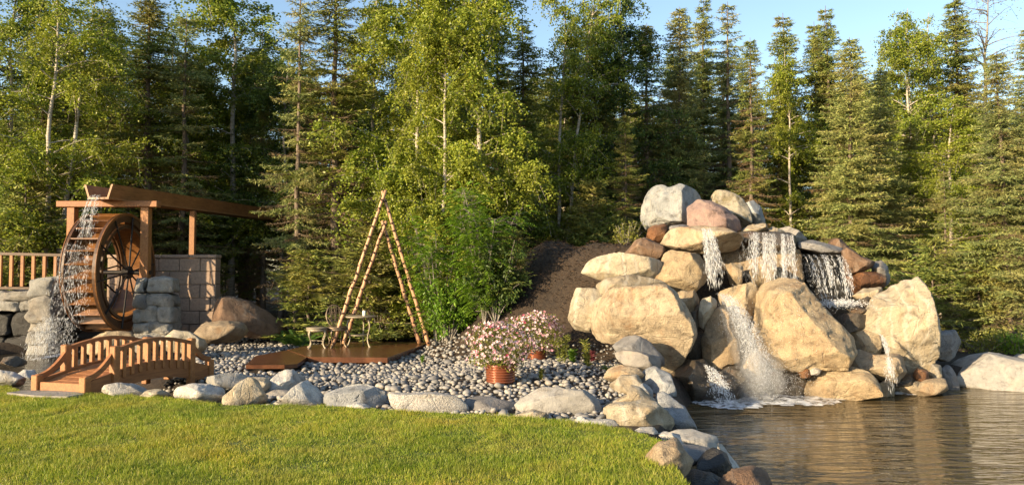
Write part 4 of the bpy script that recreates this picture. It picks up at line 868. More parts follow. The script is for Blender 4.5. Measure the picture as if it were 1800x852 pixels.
# ------------------------------------------------------------------ trees
def spruce(seed, Ht, R, base=0.12, nb=230, up=0.1, droop=0.35, dead=0.25, fill=1.0, col='needle', power=0.75, ragged=0.35):
    r = np.random.default_rng(seed)
    # trunk
    zs = np.linspace(0, Ht, 14); wob = np.cumsum(r.normal(0, 0.018, (14, 2)), 0); tp = np.stack([wob[:, 0], wob[:, 1], zs], -1); tp[0, :2] = 0
    tr_ = MB().tube(tp, 0.0105 * Ht * (1 - zs / Ht) ** 0.9 + 0.008, 8)
    live = []; deadt = []; nbr = int(nb)
    tt = np.sort(r.uniform(0, 1, nbr)) ** 0.92
    env = 1 + ragged * vnoise(np.stack([tt * 9, 0 * tt, 0 * tt], -1), seed)
    for i in range(nbr):
        t_ = tt[i]; z = Ht * (base + (1 - base) * t_ * 0.985); a = i * 2.399 + r.normal(0, 0.4)
        L = R * (1 - t_) ** power * env[i] * r.uniform(0.45, 1.3) + 0.16
        if t_ < 0.18: L *= 0.55 + 2.5 * t_
        x0 = np.interp(z, zs, tp[:, 0]); y0 = np.interp(z, zs, tp[:, 1]); d = np.array((math.cos(a), math.sin(a), 0)); sd = np.array((-d[1], d[0], 0))
        isdead = r.random() < dead * (1 - t_) ** 1.5 * 2.0
        q = np.linspace(0.08, 1, max(5, int(L / 0.075)))
        P = np.array((x0, y0, z)) + d * (q * L)[:, None] + np.array((0, 0, 1)) * ((up * (0.3 + t_) * q - droop * (1 - 0.7 * t_) * q + 0.30 * droop * q ** 3) * L)[:, None]
        tr_.tube(P[[0, len(P) // 2, -1]], [0.012 + 0.007 * L, 0.008 + 0.002 * L, 0.004], 4, False)
        (deadt if isdead else live).append((P, d, sd, L, q))
    def needles(lst, per, ln, wd, spread):
        Cs, Ds, Ls = [], [], []
        for (P, d, sd, L, q) in lst:
            k = len(P)
            for s in (-1, 1, 0):
                tl = (0.36 * L * (1 - q) + 0.10) * r.uniform(0.6, 1.25, k) if s else np.full(k, 0.12)
                dirs = unit(d * 0.75 + sd * s * 0.9 + np.array((0, 0, -0.22))+ r.normal(0, 0.16, (k, 3))) if s else unit(d + r.normal(0, 0.2, (k, 3)))
                m_ = np.maximum((tl / 0.042 * per).astype(int), 2)
                idx = np.repeat(np.arange(k), m_); f = r.uniform(0.0, 1, len(idx))
                Cs.append(P[idx] + dirs[idx] * (tl[idx] * f)[:, None] + np.array((0, 0, -1.0)) * (0.18 * tl[idx] * f ** 2)[:, None]); Ds.append(dirs[idx])
        C = np.concatenate(Cs); D = np.concatenate(Ds); n = len(C)
        D = unit(D * 0.8 + r.normal(0, spread, (n, 3))); Sx = unit(np.cross(D, r.normal(size=(n, 3))))
        l = r.uniform(0.6, 1.25, n)[:, None] * ln; w = r.uniform(0.7, 1.2, n)[:, None] * wd
        return np.stack([C - Sx * w, C + Sx * w, C + D * l], 1).reshape(-1, 3)
    Vn = needles(live, 1.6 * fill, 0.105, 0.015, 0.46)
    out = {'trunk': tr_, 'crown': Vn, 'col': col}
    if deadt: out['dead'] = needles(deadt, 0.8 * fill, 0.11, 0.006, 0.6)
    return out
def tree_meshes(sp, barkm):
    P = []
    o = sp['trunk'].build('trunk', M[barkm], None, True); P.append(('trunk', o.data)); bpy.data.objects.remove(o)
    if 'crown' in sp:
        o = build('crown', sp['crown'], np.arange(len(sp['crown'])).reshape(-1, sp.get('k', 3)), M[sp['col']]); P.append(('crown', o.data)); bpy.data.objects.remove(o)
    if 'dead' in sp:
        o = build('dead_boughs', sp['dead'], np.arange(len(sp['dead'])).reshape(-1, 3), M['dead']); P.append(('dead_boughs', o.data)); bpy.data.objects.remove(o)
    return P
def birch(seed, Ht, R, nleaf=24000, base=0.28, forks=1, lean=0.0, col='birchleaf', weep=0.8, leafs=0.062):
    r = np.random.default_rng(seed); mb = MB(); tw = []
    for f in range(forks):
        a0 = r.uniform(0, 6.28); sp = 0.10 * f + 0.02
        zs = np.linspace(0, 1, 16); hh = Ht * (1 - 0.1 * f * r.random()); 
        bx = np.cumsum(r.normal(0, 0.035, 16)) + (math.cos(a0) * sp + lean) * zs * hh * (0.7 if f else 0.4); by = np.cumsum(r.normal(0, 0.035, 16)) + math.sin(a0) * sp * zs * hh
        bx -= bx[0]; by -= by[0]; tp = np.stack([bx, by, zs * hh], -1); mb.tube(tp, 0.0068 * Ht * (1 - zs) ** 0.8 + 0.008, 8)
        for i in range(int(60 / forks ** 0.5)):
            t_ = r.uniform(base, 0.98); P0 = np.array([np.interp(t_, zs, tp[:, k]) for k in range(3)]); a = r.uniform(0, 6.28); pf = math.sin(math.pi * min(1, (t_ - base) / (1 - base) * 0.8 + 0.22)) ** 0.7
            L = R * pf * r.uniform(0.55, 1.2) + 0.15; d = np.array((math.cos(a), math.sin(a), r.uniform(0.45, 1.0))); q = np.linspace(0, 1, 7)
            P = P0 + d * (q * L)[:, None] + np.array((0, 0, -1)) * (0.45 * L * q ** 2.2)[:, None] + np.cumsum(r.normal(0, 0.02, (7, 3)), 0)
            mb.tube(P, np.linspace(0.010 + 0.008 * L, 0.004, 7), 4, False)
            for k in range(int(6 + 9 * L)):
                s = r.uniform(0.25, 1.0); Q0 = np.array([np.interp(s, q, P[:, j]) for j in range(3)]); dd = unit(np.array((r.normal(), r.normal(), r.normal() * 0.5 + 0.1))); l = r.uniform(0.3, 0.8) * (0.5 + 0.3 * R)
                qq = np.linspace(0, 1, 5); tw.append(Q0 + dd * (qq * l)[:, None] + np.array((0, 0, -1)) * (weep * l * qq ** 1.8)[:, None])
    for T in tw[::3]: mb.tube(T, 0.0035, 3, False)
    out = {'trunk': mb, 'col': col, 'k': 4}
    if nleaf:
        tw = np.array(tw); n = nleaf; i = r.integers(0, len(tw), n); f = r.uniform(0.05, 1, n) * 3.999; k = f.astype(int); g = (f - k)[:, None]
        C = tw[i, k] * (1 - g) + tw[i, k + 1] * g + r.normal(0, 0.055, (n, 3))
        D = np.stack([r.normal(size=n), r.normal(size=n), r.normal(size=n) * 0.6 - 0.7], -1); Nn = r.normal(size=(n, 3))
        out['crown'] = leaf_quads(C, D, Nn, r.uniform(0.7, 1.25, n) * leafs, r.uniform(0.7, 1.2, n) * leafs * 0.78)
    return out
T = {}
T['spire']  = (tree_meshes(spruce(11, 12.0, 1.15, 0.10, 330, dead=0.25, fill=1.0), 'bark'), 12.0)
T['spire2'] = (tree_meshes(spruce(12, 12.0, 1.35, 0.08, 320, dead=0.35, droop=0.5, ragged=0.55), 'bark'), 12.0)
T['full']   = (tree_meshes(spruce(13, 11.0, 1.75, 0.05, 400, dead=0.10, droop=0.42, col='needle_pale', power=0.8, ragged=0.2, fill=0.85), 'bark'), 11.0)
T['sparse'] = (tree_meshes(spruce(14, 12.0, 1.5, 0.10, 170, dead=0.4, droop=0.3, col='needle_pale', ragged=0.5), 'bark'), 12.0)
T['dying']  = (tree_meshes(spruce(15, 12.0, 1.2, 0.06, 280, dead=0.85, droop=0.55, ragged=0.4), 'bark'), 12.0)
T['young']  = (tree_meshes(spruce(16, 3.0, 0.85, 0.04, 90, up=0.35, droop=0.25, dead=0.0, fill=1.0), 'bark'), 3.0)
T['birch']  = (tree_meshes(birch(21, 12.0, 1.8, 40000, 0.2, leafs=0.075), 'birch'), 12.0)
T['birch2'] = (tree_meshes(birch(22, 12.0, 1.7, 40000, 0.18, 2, 0.03, leafs=0.075), 'birch'), 12.0)
T['weep']   = (tree_meshes(birch(23, 12.0, 2.0, 70000, 0.05, 1, 0.0, weep=1.3, leafs=0.078), 'birch'), 12.0)
T['dkleaf'] = (tree_meshes(birch(24, 12.0, 1.7, 36000, 0.2, 1, col='darkleaf', leafs=0.075), 'greybark'), 12.0)
T['bare']   = (tree_meshes(birch(25, 12.0, 1.3, 900, 0.45, 1, weep=0.1, leafs=0.05), 'greybark'), 12.0)
def tree(name, label, kind, u, vtop, Y, wscale=1.0, cat='tree', group='trees at the forest edge', rz=None, xy=None, h=None, tilt=0.0):
    parts, h0 = T[kind]
    if xy is None: p = at(u, 480, Y); x, y = p[0], p[1]
    else: x, y = xy
    z0 = Hs(x, y) - 0.05; h = h or (at(u, vtop, Y)[2] - z0); s = h / h0
    o = empty(name, (x, y, z0), label, cat, group); o.rotation_euler = (tilt, tilt * 0.5, rz if rz is not None else random.uniform(0, 6.28)); w = s * wscale * 1.22; o.scale = (w, w, s)
    for nm, me in parts:
        c = bpy.data.objects.new(nm, me); COL.objects.link(c); c.parent = o
    return o
TREES = [
 ('birch_tree', 'yellow-green birch with two slender pale trunks nearest the railing', 'birch2', 78, -60, 22.0, 1.0),
 ('birch_tree', 'thin yellow-green birch at the far edge beside the two-trunked birch', 'birch', 10, -80, 23.5, 0.9),
 ('spruce_tree', 'narrow spruce between the two-trunked birch and the flume spout', 'spire2', 122, 60, 24.5, 0.95),
 ('spruce_tree', 'slim dark spruce squeezed behind the leafy birch column', 'spire', 872, 20, 23.0, 0.95),
 ('spruce_tree', 'slim sunlit spruce just behind the paired white trunks', 'spire2', 1012, 60, 25.5, 0.9),
 ('spruce_tree', 'golden-brown spruce between the crooked leafy tree and the broad sunlit one', 'dying', 1142, 40, 25.0, 0.95),
 ('spruce_tree', 'dark spruce directly behind the water flume spout', 'spire', 165, 10, 27.0, 1.2),
 ('spruce_tree', 'tall dark spruce rising behind the block wall and flume beam', 'spire2', 258, -30, 26.5, 1.15),
 ('spruce_tree', 'layered sunlit spruce with drooping tiers above the long flume', 'sparse', 318, 28, 26.0, 1.05),
 ('birch_tree', 'bright leafy birch crown above the flume end', 'birch', 408, -70, 28.6, 1.15),
 ('spruce_tree', 'dead-looking brown spruce with bare twigs at the flume end', 'dying', 462, 190, 28.2, 1.1),
 ('spruce_tree', 'tall sparse spruce with a bare sunlit trunk and golden boughs', 'sparse', 524, -70, 21.5, 0.72),
 ('spruce_tree', 'tall dark-topped spruce with grey dead lower boughs behind the log arch', 'dying', 592, -60, 22.0, 1.25),
 ('birch_tree', 'slim birch between the dark-topped spruce and the big weeping birch', 'birch', 652, -40, 23.0, 0.8),
 ('birch_tree', 'big weeping birch with dense bright hanging leaves behind the log arch', 'weep', 735, -90, 21.5, 1.0),
 ('birch_tree', 'leafy birch column filling the gap between the two weeping birches', 'weep', 782, -20, 20.0, 0.8),
 ('birch_tree', 'weeping birch with a white leaning trunk behind the green shrub', 'weep', 832, -110, 20.3, 0.95),
 ('spruce_tree', 'narrow dark spruce spire between two birches above the mulch mound', 'spire', 915, 32, 24.0, 1.0),
 ('birch_tree', 'tall birch with slender white paired trunks beside the mulch mound', 'birch2', 980, -50, 24.0, 0.75),
 ('spruce_tree', 'dark spruce with a thin spire tip just beyond the paired white trunks', 'spire2', 1046, 15, 26.0, 1.0),
 ('leafy_tree', 'dark green leafy tree with a crooked top behind the brown shoulder rock', 'dkleaf', 1100, -25, 25.0, 0.9),
 ('spruce_tree', 'brownish half-dead spruce at the mound behind the rusty block', 'dying', 1098, 200, 22.5, 1.0),
 ('spruce_tree', 'broad sunlit spruce behind the notched blue-grey boulder', 'full', 1188, 12, 26.0, 0.85),
 ('spruce_tree', 'thin pale spire spruce behind the pink stone', 'spire', 1240, -5, 29.0, 0.75),
 ('spruce_tree', 'reddish-tipped spruce behind the mossy boulder', 'sparse', 1282, 4, 27.0, 0.85),
 ('spruce_tree', 'short dark columnar spruce with brown dead trunk boughs right of the waterfall top', 'dying', 1322, 66, 24.0, 0.85),
 ('spruce_tree', 'pointed spruce above a yellow-green birch behind the wide curtain of water', 'spire', 1386, 24, 28.0, 0.95),
 ('birch_tree', 'yellow-green birch in front of the pointed spruce behind the lintel', 'birch', 1392, 90, 26.5, 0.75),
 ('spruce_tree', 'slim sunlit spruce behind the slate roof slab', 'spire2', 1436, 38, 28.0, 0.8),
 ('spruce_tree', 'tall spruce with a tasselled tip behind the full pale spruce', 'spire', 1463, 10, 27.5, 0.8),
 ('spruce_tree', 'full pale spruce with a rusty brown middle above the right cascade', 'full', 1490, 66, 19.5, 0.95),
 ('spruce_tree', 'full pale grey-green spruce just above the cream boulder', 'full', 1548, 122, 20.5, 0.9),
 ('birch_tree', 'bright yellow-green birch with a rounded crown top in the right skyline', 'birch', 1606, 18, 25.0, 0.85),
 ('spruce_tree', 'dark shaded spruce low between the pale spruces and the yellow birch', 'spire', 1606, 215, 21.5, 1.25),
 ('birch_tree', 'green birch behind the rounded yellow birch', 'birch2', 1652, 25, 27.0, 0.7),
 ('spruce_tree', 'tall pale spruce reaching the top edge near the bare tree', 'spire2', 1692, -5, 25.0, 1.0),
 ('leafy_tree', 'bare twiggy tree against the sky', 'bare', 1738, -15, 25.0, 1.1),
 ('birch_tree', 'low bright birch with lime leaves behind the grey angular block', 'birch', 1672, 170, 20.5, 1.15),
 ('spruce_tree', 'thin brown-trunked spruce with sparse boughs behind the grey angular block', 'sparse', 1664, 300, 18.8, 0.95),
 ('spruce_tree', 'big dense pale spruce at the picture edge above the far bank', 'full', 1775, 88, 17.5, 1.0),
 ('spruce_tree', 'pale spruce partly outside the picture edge behind the big dense one', 'full', 1830, 40, 20.5, 1.0),
]
for tdef in TREES: tree(*tdef)
# deeper rows: nothing tells these apart
r5 = np.random.default_rng(55)
for row, (Y, step) in enumerate(((28.6, 62), (32.0, 60), (38.0, 54), (47.0, 50))):
    u = -70 + 20 * row
    while u < 1880:
        uu = u + r5.uniform(-18, 18); right = uu > 880; vt = r5.uniform(70, 190) if right else r5.uniform(40, 200)
        if row >= 2: vt += 45 + 20 * (row - 2)
        k = r5.choice(['spire', 'spire2', 'spire', 'dying', 'birch', 'dkleaf', 'birch2'] if row < 2 else ['spire', 'spire2', 'dying', 'spire2'])
        leafy = k in ('birch', 'dkleaf', 'birch2')
        lm = next(nm for lim, nm in ((60, 'the railing'), (150, 'the water falling on the wheel'), (250, 'the wheel spokes'), (340, 'the block wall'), (430, 'the dark brown boulder'), (520, 'the fern'), (600, 'the stool and chair'), (680, 'the log arch top'), (770, 'the right arch leg'), (850, 'the lime-green shrub'), (930, 'the flower pots'), (1010, 'the mulch mound'), (1100, 'the upright pale block'), (1180, 'the rusty block'), (1250, 'the pink stone'), (1330, 'the mossy boulder'), (1400, 'the wide curtain of water'), (1480, 'the slate roof slab'), (1560, 'the right cascade'), (1650, 'the huge cream boulder'), (1740, 'the grey angular block'), (9999, 'the far bank')) if uu < lim)
        dp = ('in the first shaded row', 'in the second shaded row', 'in the third shaded row', 'in the deepest row')[row]
        tree('birch_tree' if leafy else 'spruce_tree', ('slender leafy tree ' if leafy else 'half-dead brown spruce ' if k == 'dying' else 'slender dark spruce ') + dp + ' behind ' + lm, k, uu, vt, Y + r5.uniform(-1.5, 1.5), r5.uniform(0.85, 1.25), group='trees in the deeper rows of the forest')
        u += step * r5.uniform(0.8, 1.3)
# forest goes on beyond the frame on the left; it shades the foot of the forest edge
for i in range(16):
    x = -17 - 1.55 * i * r5.uniform(0.85, 1.1); y = 21.0 - 0.0 * i + r5.uniform(-1.0, 5.0) - 0.28 * i
    tree('spruce_tree', 'spruce of the forest edge continuing outside the picture beyond the railing', r5.choice(['spire', 'spire2', 'full']), 0, 0, 0, 1.2, group='trees of the forest edge outside the picture', xy=(x, max(y, 17.5 - 0.25 * i)), h=r5.uniform(6.5, 11))
# young spruces and dead brush under the edge
for i, (u, vt, Y, w, lb) in enumerate([(38, 470 - 160, 21.5, 1.0, 'young dark spruce behind the railing'), (180, 330, 23.5, 0.9, 'young bright-tipped spruce peeking above the flume spout'), (352, 425, 26.5, 1.2, 'young spruce in the shade just beyond the block wall'), (540, 440, 20.3, 1.5, 'young olive spruce behind the fern and stool'), (648, 400, 20.0, 1.6, 'bushy young spruce filling the inside of the log arch'), (700, 470, 20.6, 1.5, 'low dark young spruce behind the right legs of the log arch'), (898, 405, 16.6, 1.25, 'young spruce with drooping boughs at the foot of the mulch mound'), (1040, 320, 22.5, 0.9, 'young golden-lit spruce on top of the mulch mound'), (1640, 420, 17.6, 1.1, 'young dark spruce behind the huge cream boulder'), (1722, 430, 17.6, 1.0, 'young thin spruce above the far bank')]):
    tree('young_spruce', lb, 'young', u, vt, Y, w, group='young spruces under the forest edge')
for i, (u, Y, s) in enumerate([(1120, 20.0, 0.9)]):
    pass

# ------------------------------------------------------------------ shrubs, ferns, weeds
def shrub(name, label, u, v, Y, R, Ht, n, ll, lw_, mat, seed, cat='shrub', hollow=0.35, zb=None):
    p = at(u, v, Y); z = Hs(p[0], p[1]) if zb is None else zb; o = empty(name, (p[0], p[1], z - 0.03), label, cat); r = np.random.default_rng(seed); mb = MB(); tw = []
    for i in range(26):
        a = r.uniform(0, 6.28); e = np.array((math.cos(a) * R * r.uniform(0.2, 1), math.sin(a) * R * 0.8 * r.uniform(0.2, 1), Ht * r.uniform(0.45, 1.0))); q = np.linspace(0, 1, 6)[:, None]
        P = e * q * np.array((1, 1, 1)) + np.array((0, 0, 1)) * 0.25 * Ht * q * (1 - q) + np.cumsum(r.normal(0, 0.02, (6, 3)), 0); mb.tube(P, np.linspace(0.014, 0.004, 6), 4, False)
        for k in range(9):
            s = r.uniform(0.3, 1); Q0 = P[0] * 0 + np.array([np.interp(s, q[:, 0], P[:, j]) for j in range(3)]); dd = unit(r.normal(size=3) + np.array((e[0], e[1], 0.4)) * 0.6) * r.uniform(0.15, 0.38) * R * 1.2; tw.append((Q0, dd))
    tw0 = np.array([t_[0] for t_ in tw]); twd = np.array([t_[1] for t_ in tw]); i = r.integers(0, len(tw), n); f = r.uniform(0, 1, n)[:, None]
    C = tw0[i] + twd[i] * f + r.normal(0, 0.035, (n, 3)); C[:, 2] = np.maximum(C[:, 2], 0.03)
    D = unit(twd[i]) + r.normal(0, 0.7, (n, 3)) + np.array((0, 0, -0.35)); Nn = r.normal(0, 0.6, (n, 3)) + np.array((-0.3, -0.3, 1.0))
    leaf_build('foliage', leaf_quads(C, D, Nn, r.uniform(0.7, 1.3, n) * ll, r.uniform(0.7, 1.2, n) * lw_), M[mat], o)
    mb.build('stems', M['greybark'], o); return o
shrub('shrub', 'bright lime-green leafy shrub beside the foot of the log arch', 790, 608, 17.2, 0.75, 1.5, 4200, 0.085, 0.045, 'limeleaf', 71)
shrub('shrub', 'dark green shrub behind the flower pots', 872, 606, 16.3, 0.75, 1.75, 5200, 0.085, 0.034, 'darkleaf', 72)
shrub('shrub', 'grey-brown thicket inside the log arch', 665, 603, 20.0, 0.9, 1.5, 2200, 0.07, 0.012, 'dead', 73)
shrub('shrub', 'low green shrub on the far bank beside the white rock', 1790, 622, 16.2, 0.5, 0.45, 1500, 0.06, 0.03, 'limeleaf', 74)
shrub('shrub', 'low reddish-green ground shrub under the far-bank spruces', 1735, 612, 16.6, 0.8, 0.4, 1500, 0.06, 0.03, 'weedy', 75)
shrub('shrub', 'small olive shrub at the top of the mound beside the brown rock', 1100, 440, 16.6, 0.4, 0.6, 900, 0.07, 0.02, 'weedy', 76)
def rowan(name, label, u, v, Y, Ht, seed, n=70, spreadx=1.6, zlo=0.5):
    p = at(u, v, Y); z = Hs(p[0], p[1]); o = empty(name, (p[0], p[1], z - 0.03), label, 'sapling'); r = np.random.default_rng(seed); mb = MB(); Cs, Ds, Ns, Ws = [], [], [], []
    for i in range(9):
        a = r.uniform(0, 6.28); e = np.array((math.cos(a) * spreadx * r.uniform(0.3, 1), math.sin(a) * 0.7 * r.uniform(0.2, 1), Ht * r.uniform(0.7, 1.0))); q = np.linspace(0, 1, 8)[:, None]
        P = e * q + np.array((0, 0, 1)) * 0.18 * Ht * q * (1 - q) * 2; mb.tube(P, np.linspace(0.02, 0.005, 8), 5, False)
        for k in range(n // 9 * 2):
            s = r.uniform(zlo, 1.0); Q0 = np.array([np.interp(s, q[:, 0], P[:, j]) for j in range(3)]); d = unit(np.array((r.normal() + e[0] * 0.3, r.normal() - 0.4, r.uniform(-0.1, 0.7)))); st = r.uniform(0.05, 0.35)
            C, D, Nn, w = compound(Q0 + d * st, d, r.uniform(0.2, 0.3), 6, 0, 0, r, 0.45); Cs.append(C); Ds.append(D); Ns.append(Nn); Ws.append(w)
            mb.tube([Q0, Q0 + d * st], 0.003, 3, False)
    C = np.concatenate(Cs); w = np.concatenate(Ws)
    leaf_build('foliage', leaf_quads(C, np.concatenate(Ds), np.concatenate(Ns), 0.04 + 0.075 * w, 0.013 + 0.02 * w), M['limeleaf'], o); mb.build('stems', M['greybark'], o)
rowan('rowan_sapling', 'rowan sapling with bright feathery leaves reaching over the mound', 852, 590, 16.5, 3.2, 81, 330, 1.2, 0.10)
rowan('rowan_sapling', 'smaller rowan sapling with feathery leaves behind the right log of the arch', 768, 590, 17.6, 3.2, 82, 220, 0.8, 0.12)
def fern(name, label, u, v, Y, L, n, seed, mat='fern', zb=None):
    p = at(u, v, Y); z = Hs(p[0], p[1]) if zb is None else zb; o = empty(name, (p[0], p[1], z), label, 'fern'); r = np.random.default_rng(seed)
    for k in range(n):
        a = k * 2.399 + r.normal(0, 0.2); d = np.array((math.cos(a), math.sin(a), r.uniform(0.7, 1.6))); C, D, Nn, w = compound(np.zeros(3), d, L * r.uniform(0.7, 1.1), 16, 0, 0, r, 0.35)
        leaf_build('frond', leaf_quads(C, D, Nn, (0.03 + 0.11 * w) * L, 0.030 * L + 0 * w), M[mat], o)
fern('fern', 'bright green fern clump beside the dark brown boulder', 527, 588, 18.6, 0.85, 18, 91)
fern('fern', 'smaller fern clump behind the stool', 508, 580, 19.2, 0.75, 14, 92)
fern('fern', 'small green fern under the huge golden boulder', 1072, 610, 12.3, 0.26, 16, 93)
def weed(name, label, u, v, Y, Ht, seed, mat='weedy', ns=4, lf=0.09):
    p = at(u, v, Y); o = empty(name, (p[0], p[1], max(Hs(p[0], p[1]), -0.1)), label, 'weed'); r = np.random.default_rng(seed); mb = MB(); Cs, Ds = [], []
    for k in range(ns):
        e = np.array((r.normal() * 0.12 * Ht, r.normal() * 0.12 * Ht, Ht * r.uniform(0.7, 1))); mb.tube([np.array((e[0] * 0.3, e[1] * 0.3, 0)), e * 0.6 + np.array((e[0] * 0.1, 0, 0)), e], [0.006, 0.004, 0.003], 4)
        n = int(60 * Ht + 20); f = r.uniform(0.1, 1, n)[:, None]; a = r.uniform(0, 6.28, n); Cs.append(e * f + np.array((e[0], e[1], 0)) * 0.3 * (1 - f)); Ds.append(np.stack([np.cos(a), np.sin(a), r.uniform(0.1, 1.0, n)], -1))
    C = np.concatenate(Cs); D = np.concatenate(Ds); leaf_build('leaves', leaf_quads(C, D, r.normal(size=C.shape), r.uniform(0.6, 1.2, len(C)) * lf, lf * 0.22), M[mat], o); mb.build('stem', M[mat], o)
weed('weed', 'tall yellow-green weed with a reddish tip beside the far flower pot', 989, 606, 13.0, 0.62, 95)
weed('weed', 'tall pale weed before the huge golden boulder', 1036, 604, 12.6, 0.52, 96)
weed('weed', 'small leafy weed at the foot of the upright pale block', 1006, 596, 13.2, 0.25, 97, 'limeleaf', 5)
weed('weed', 'tiny green weed in the pebbles behind the smooth grey slab', 1007, 690, 10.0, 0.17, 98, 'limeleaf', 4, 0.05)
weed('weed', 'grey-green weed in the pebbles right of the nearer flower pot', 950, 660, 11.4, 0.2, 99, 'weedy', 6, 0.05)
weed('weed', 'silvery weed between the two flower pots', 905, 650, 12.2, 0.2, 100, 'weedy', 6, 0.05)
weed('weed', 'dark red-leaved plant on the mulch beside the thin pale stone', 1041, 512, 13.9, 0.22, 101, 'redweed', 6, 0.07)
weed('weed', 'small green weed in the pebbles near the deck corner', 742, 628, 14.5, 0.15, 102, 'limeleaf', 4, 0.05)

# ------------------------------------------------------------------ falling water
OCT = np.array([(1, 0, 0), (0, 1, 0), (-1, 0, 0), (0, -1, 0), (0, 0, 1.0), (0, 0, -1.0)]); OCTF = np.array([(0, 1, 4), (1, 2, 4), (2, 3, 4), (3, 0, 4), (1, 0, 5), (2, 1, 5), (3, 2, 5), (0, 3, 5)])
def drops(P, Vd, w, L):
    n = len(P); d = unit(Vd); a = unit(np.cross(d, np.array((0.3, 1, 0.2)))); b_ = np.cross(a, d)
    V = P[:, None] + OCT[None, :, 0:1] * a[:, None] * w[:, None, None] + OCT[None, :, 1:2] * b_[:, None] * w[:, None, None] + OCT[None, :, 2:3] * d[:, None] * L[:, None, None]
    return V.reshape(-1, 3), (OCTF[None] + (np.arange(n) * 6)[:, None, None]).reshape(-1, 3)
class Water:
    def __init__(s): s.V = []; s.F = []; s.n = 0; s.RV = []; s.RF = []; s.rn = 0
    def add(s, V, F_): s.V.append(V); s.F.append(F_ + s.n); s.n += len(V)
    def fall(s, a0, a1, b0, b1, n, r, fwd=0.25, clump=24, w=(0.0011, 0.0032), L=(0.018, 0.085), spread=0.02, dens=None, st=2.6):
        """from lip segment a0-a1 to foot segment b0-b1 (world points)"""
        k = np.sort(r.uniform(0, 1, clump)); g = r.integers(0, clump, n); q = np.clip(k[g] + r.normal(0, 0.012, n), 0, 1)
        if dens is not None: q = np.clip(dens(q), 0, 1)
        e1 = r.uniform(0.72, 1.08, clump)
        for kk in range(int(clump * st)):
            q0 = np.clip(k[kk % clump] + r.normal(0, 0.016), 0, 1); q0 = float(np.clip(dens(np.array([q0]))[0], 0, 1)) if dens is not None else q0
            a = np.asarray(a0) + (np.asarray(a1) - np.asarray(a0)) * q0; b_ = np.asarray(b0) + (np.asarray(b1) - np.asarray(b0)) * q0
            ts = np.linspace(0.0 if kk % 3 else r.uniform(0, 0.5), e1[kk % clump] * r.uniform(0.6, 1.0), 14)[:, None]
            P = a + (b_ - a) * np.concatenate([ts ** 0.9, ts ** 0.7, ts ** 1.35], 1) + np.cumsum(r.normal(0, spread * 0.22, (14, 3)), 0)
            wv = (r.uniform(0.002, 0.008) * (0.6 + 0.6 * np.abs(vnoise(ts @ np.array([[6.0, 0, 0]]) + kk * 1.7, 5))))[:, None] * np.array((1.0, 0.25 * r.normal(), 0))
            s.RV.append(np.concatenate([P - wv, P + wv])); j = np.arange(13); s.RF.append(np.stack([j, j + 1, j + 15, j + 14], -1) + s.rn); s.rn += 28
        n = int(n * 0.6); g = g[:n]; q = q[:n]
        q = q[:, None]; tt = r.uniform(0.001, 1, n)[:, None] ** 0.75
        A = np.asarray(a0) + (np.asarray(a1) - np.asarray(a0)) * q; B = np.asarray(b0) + (np.asarray(b1) - np.asarray(b0)) * q
        tt = tt * e1[g][:, None]; P = A + (B - A) * np.concatenate([tt ** 0.9, tt ** 0.7, tt ** 1.35], 1) + r.normal(0, 1, (n, 3)) * (spread * (0.3 + 1.2 * tt))
        D = (B - A) * np.concatenate([0.9 + 0 * tt, 0.7 * tt ** -0.25, 1.35 * tt ** 0.35], 1) + r.normal(0, 0.12, (n, 3))
        s.add(*drops(P, D, r.uniform(*w, n), r.uniform(*L, n) * (0.5 + 0.7 * tt[:, 0])))
    def spray(s, c, sc, n, r, w=(0.0014, 0.0042)):
        P = np.asarray(c) + r.normal(0, 1, (n, 3)) * np.asarray(sc); ww = r.uniform(*w, n); s.add(*drops(P, r.normal(size=(n, 3)), ww, ww * 1.6))
    def build(s, name, label, cat):
        V = np.concatenate(s.V); o = build(name, V, np.concatenate(s.F), M['drops']); 
        if s.RV: build('strands', np.concatenate(s.RV), np.concatenate(s.RF), M['strand'], o, True)['kind'] = 'stuff'
        return tag(o, label, cat, kind='stuff')
def curtain(name, px_top, px_bot, Y0, Y1, mat, label):
    n = 14; m_ = 10; V = []
    for j in range(m_ + 1):
        for i in range(n + 1):
            f = i / n; g = j / m_; u = np.interp(f, [0, 1], [px_top[0][0], px_top[1][0]]) * (1 - g) + np.interp(f, [0, 1], [px_bot[0][0], px_bot[1][0]]) * g
            v = np.interp(f, [0, 1], [px_top[0][1], px_top[1][1]]) * (1 - g ** 1.0) + np.interp(f, [0, 1], [px_bot[0][1], px_bot[1][1]]) * g
            V.append(at(u, v, Y0 + (Y1 - Y0) * g ** 0.6 + 0.03 * math.sin(i * 2.1)))
    i = np.arange(m_)[:, None] * (n + 1) + np.arange(n)[None]; i = i.ravel(); V = np.array(V); c = V.mean(0)
    return tag(build(name, V - c, np.stack([i, i + 1, i + n + 2, i + n + 1], -1), M[mat], smooth=True, loc=c), label, 'waterfall', kind='stuff')
rw_ = np.random.default_rng(77)
w1 = Water(); w1.fall(at(1232, 402, 14.15), at(1246, 402, 14.1), at(1243, 505, 13.75), at(1262, 500, 13.7), 1700, rw_, clump=9, spread=0.022)
w1.fall(at(1244, 402, 14.1), at(1252, 403, 14.1), at(1258, 480, 13.8), at(1276, 490, 13.7), 700, rw_, clump=6, spread=0.03); w1.build('waterfall', 'narrow broken stream of water falling from the tan lintel slab', 'waterfall')
w2 = Water(); w2.fall(at(1300, 407, 14.45), at(1392, 412, 14.4), at(1292, 505, 14.0), at(1398, 496, 13.75), 4200, rw_, clump=24, spread=0.02, dens=lambda q: q ** 0.55); w2.build('waterfall', 'wide curtain of white water falling from the wet lintel slab', 'waterfall')
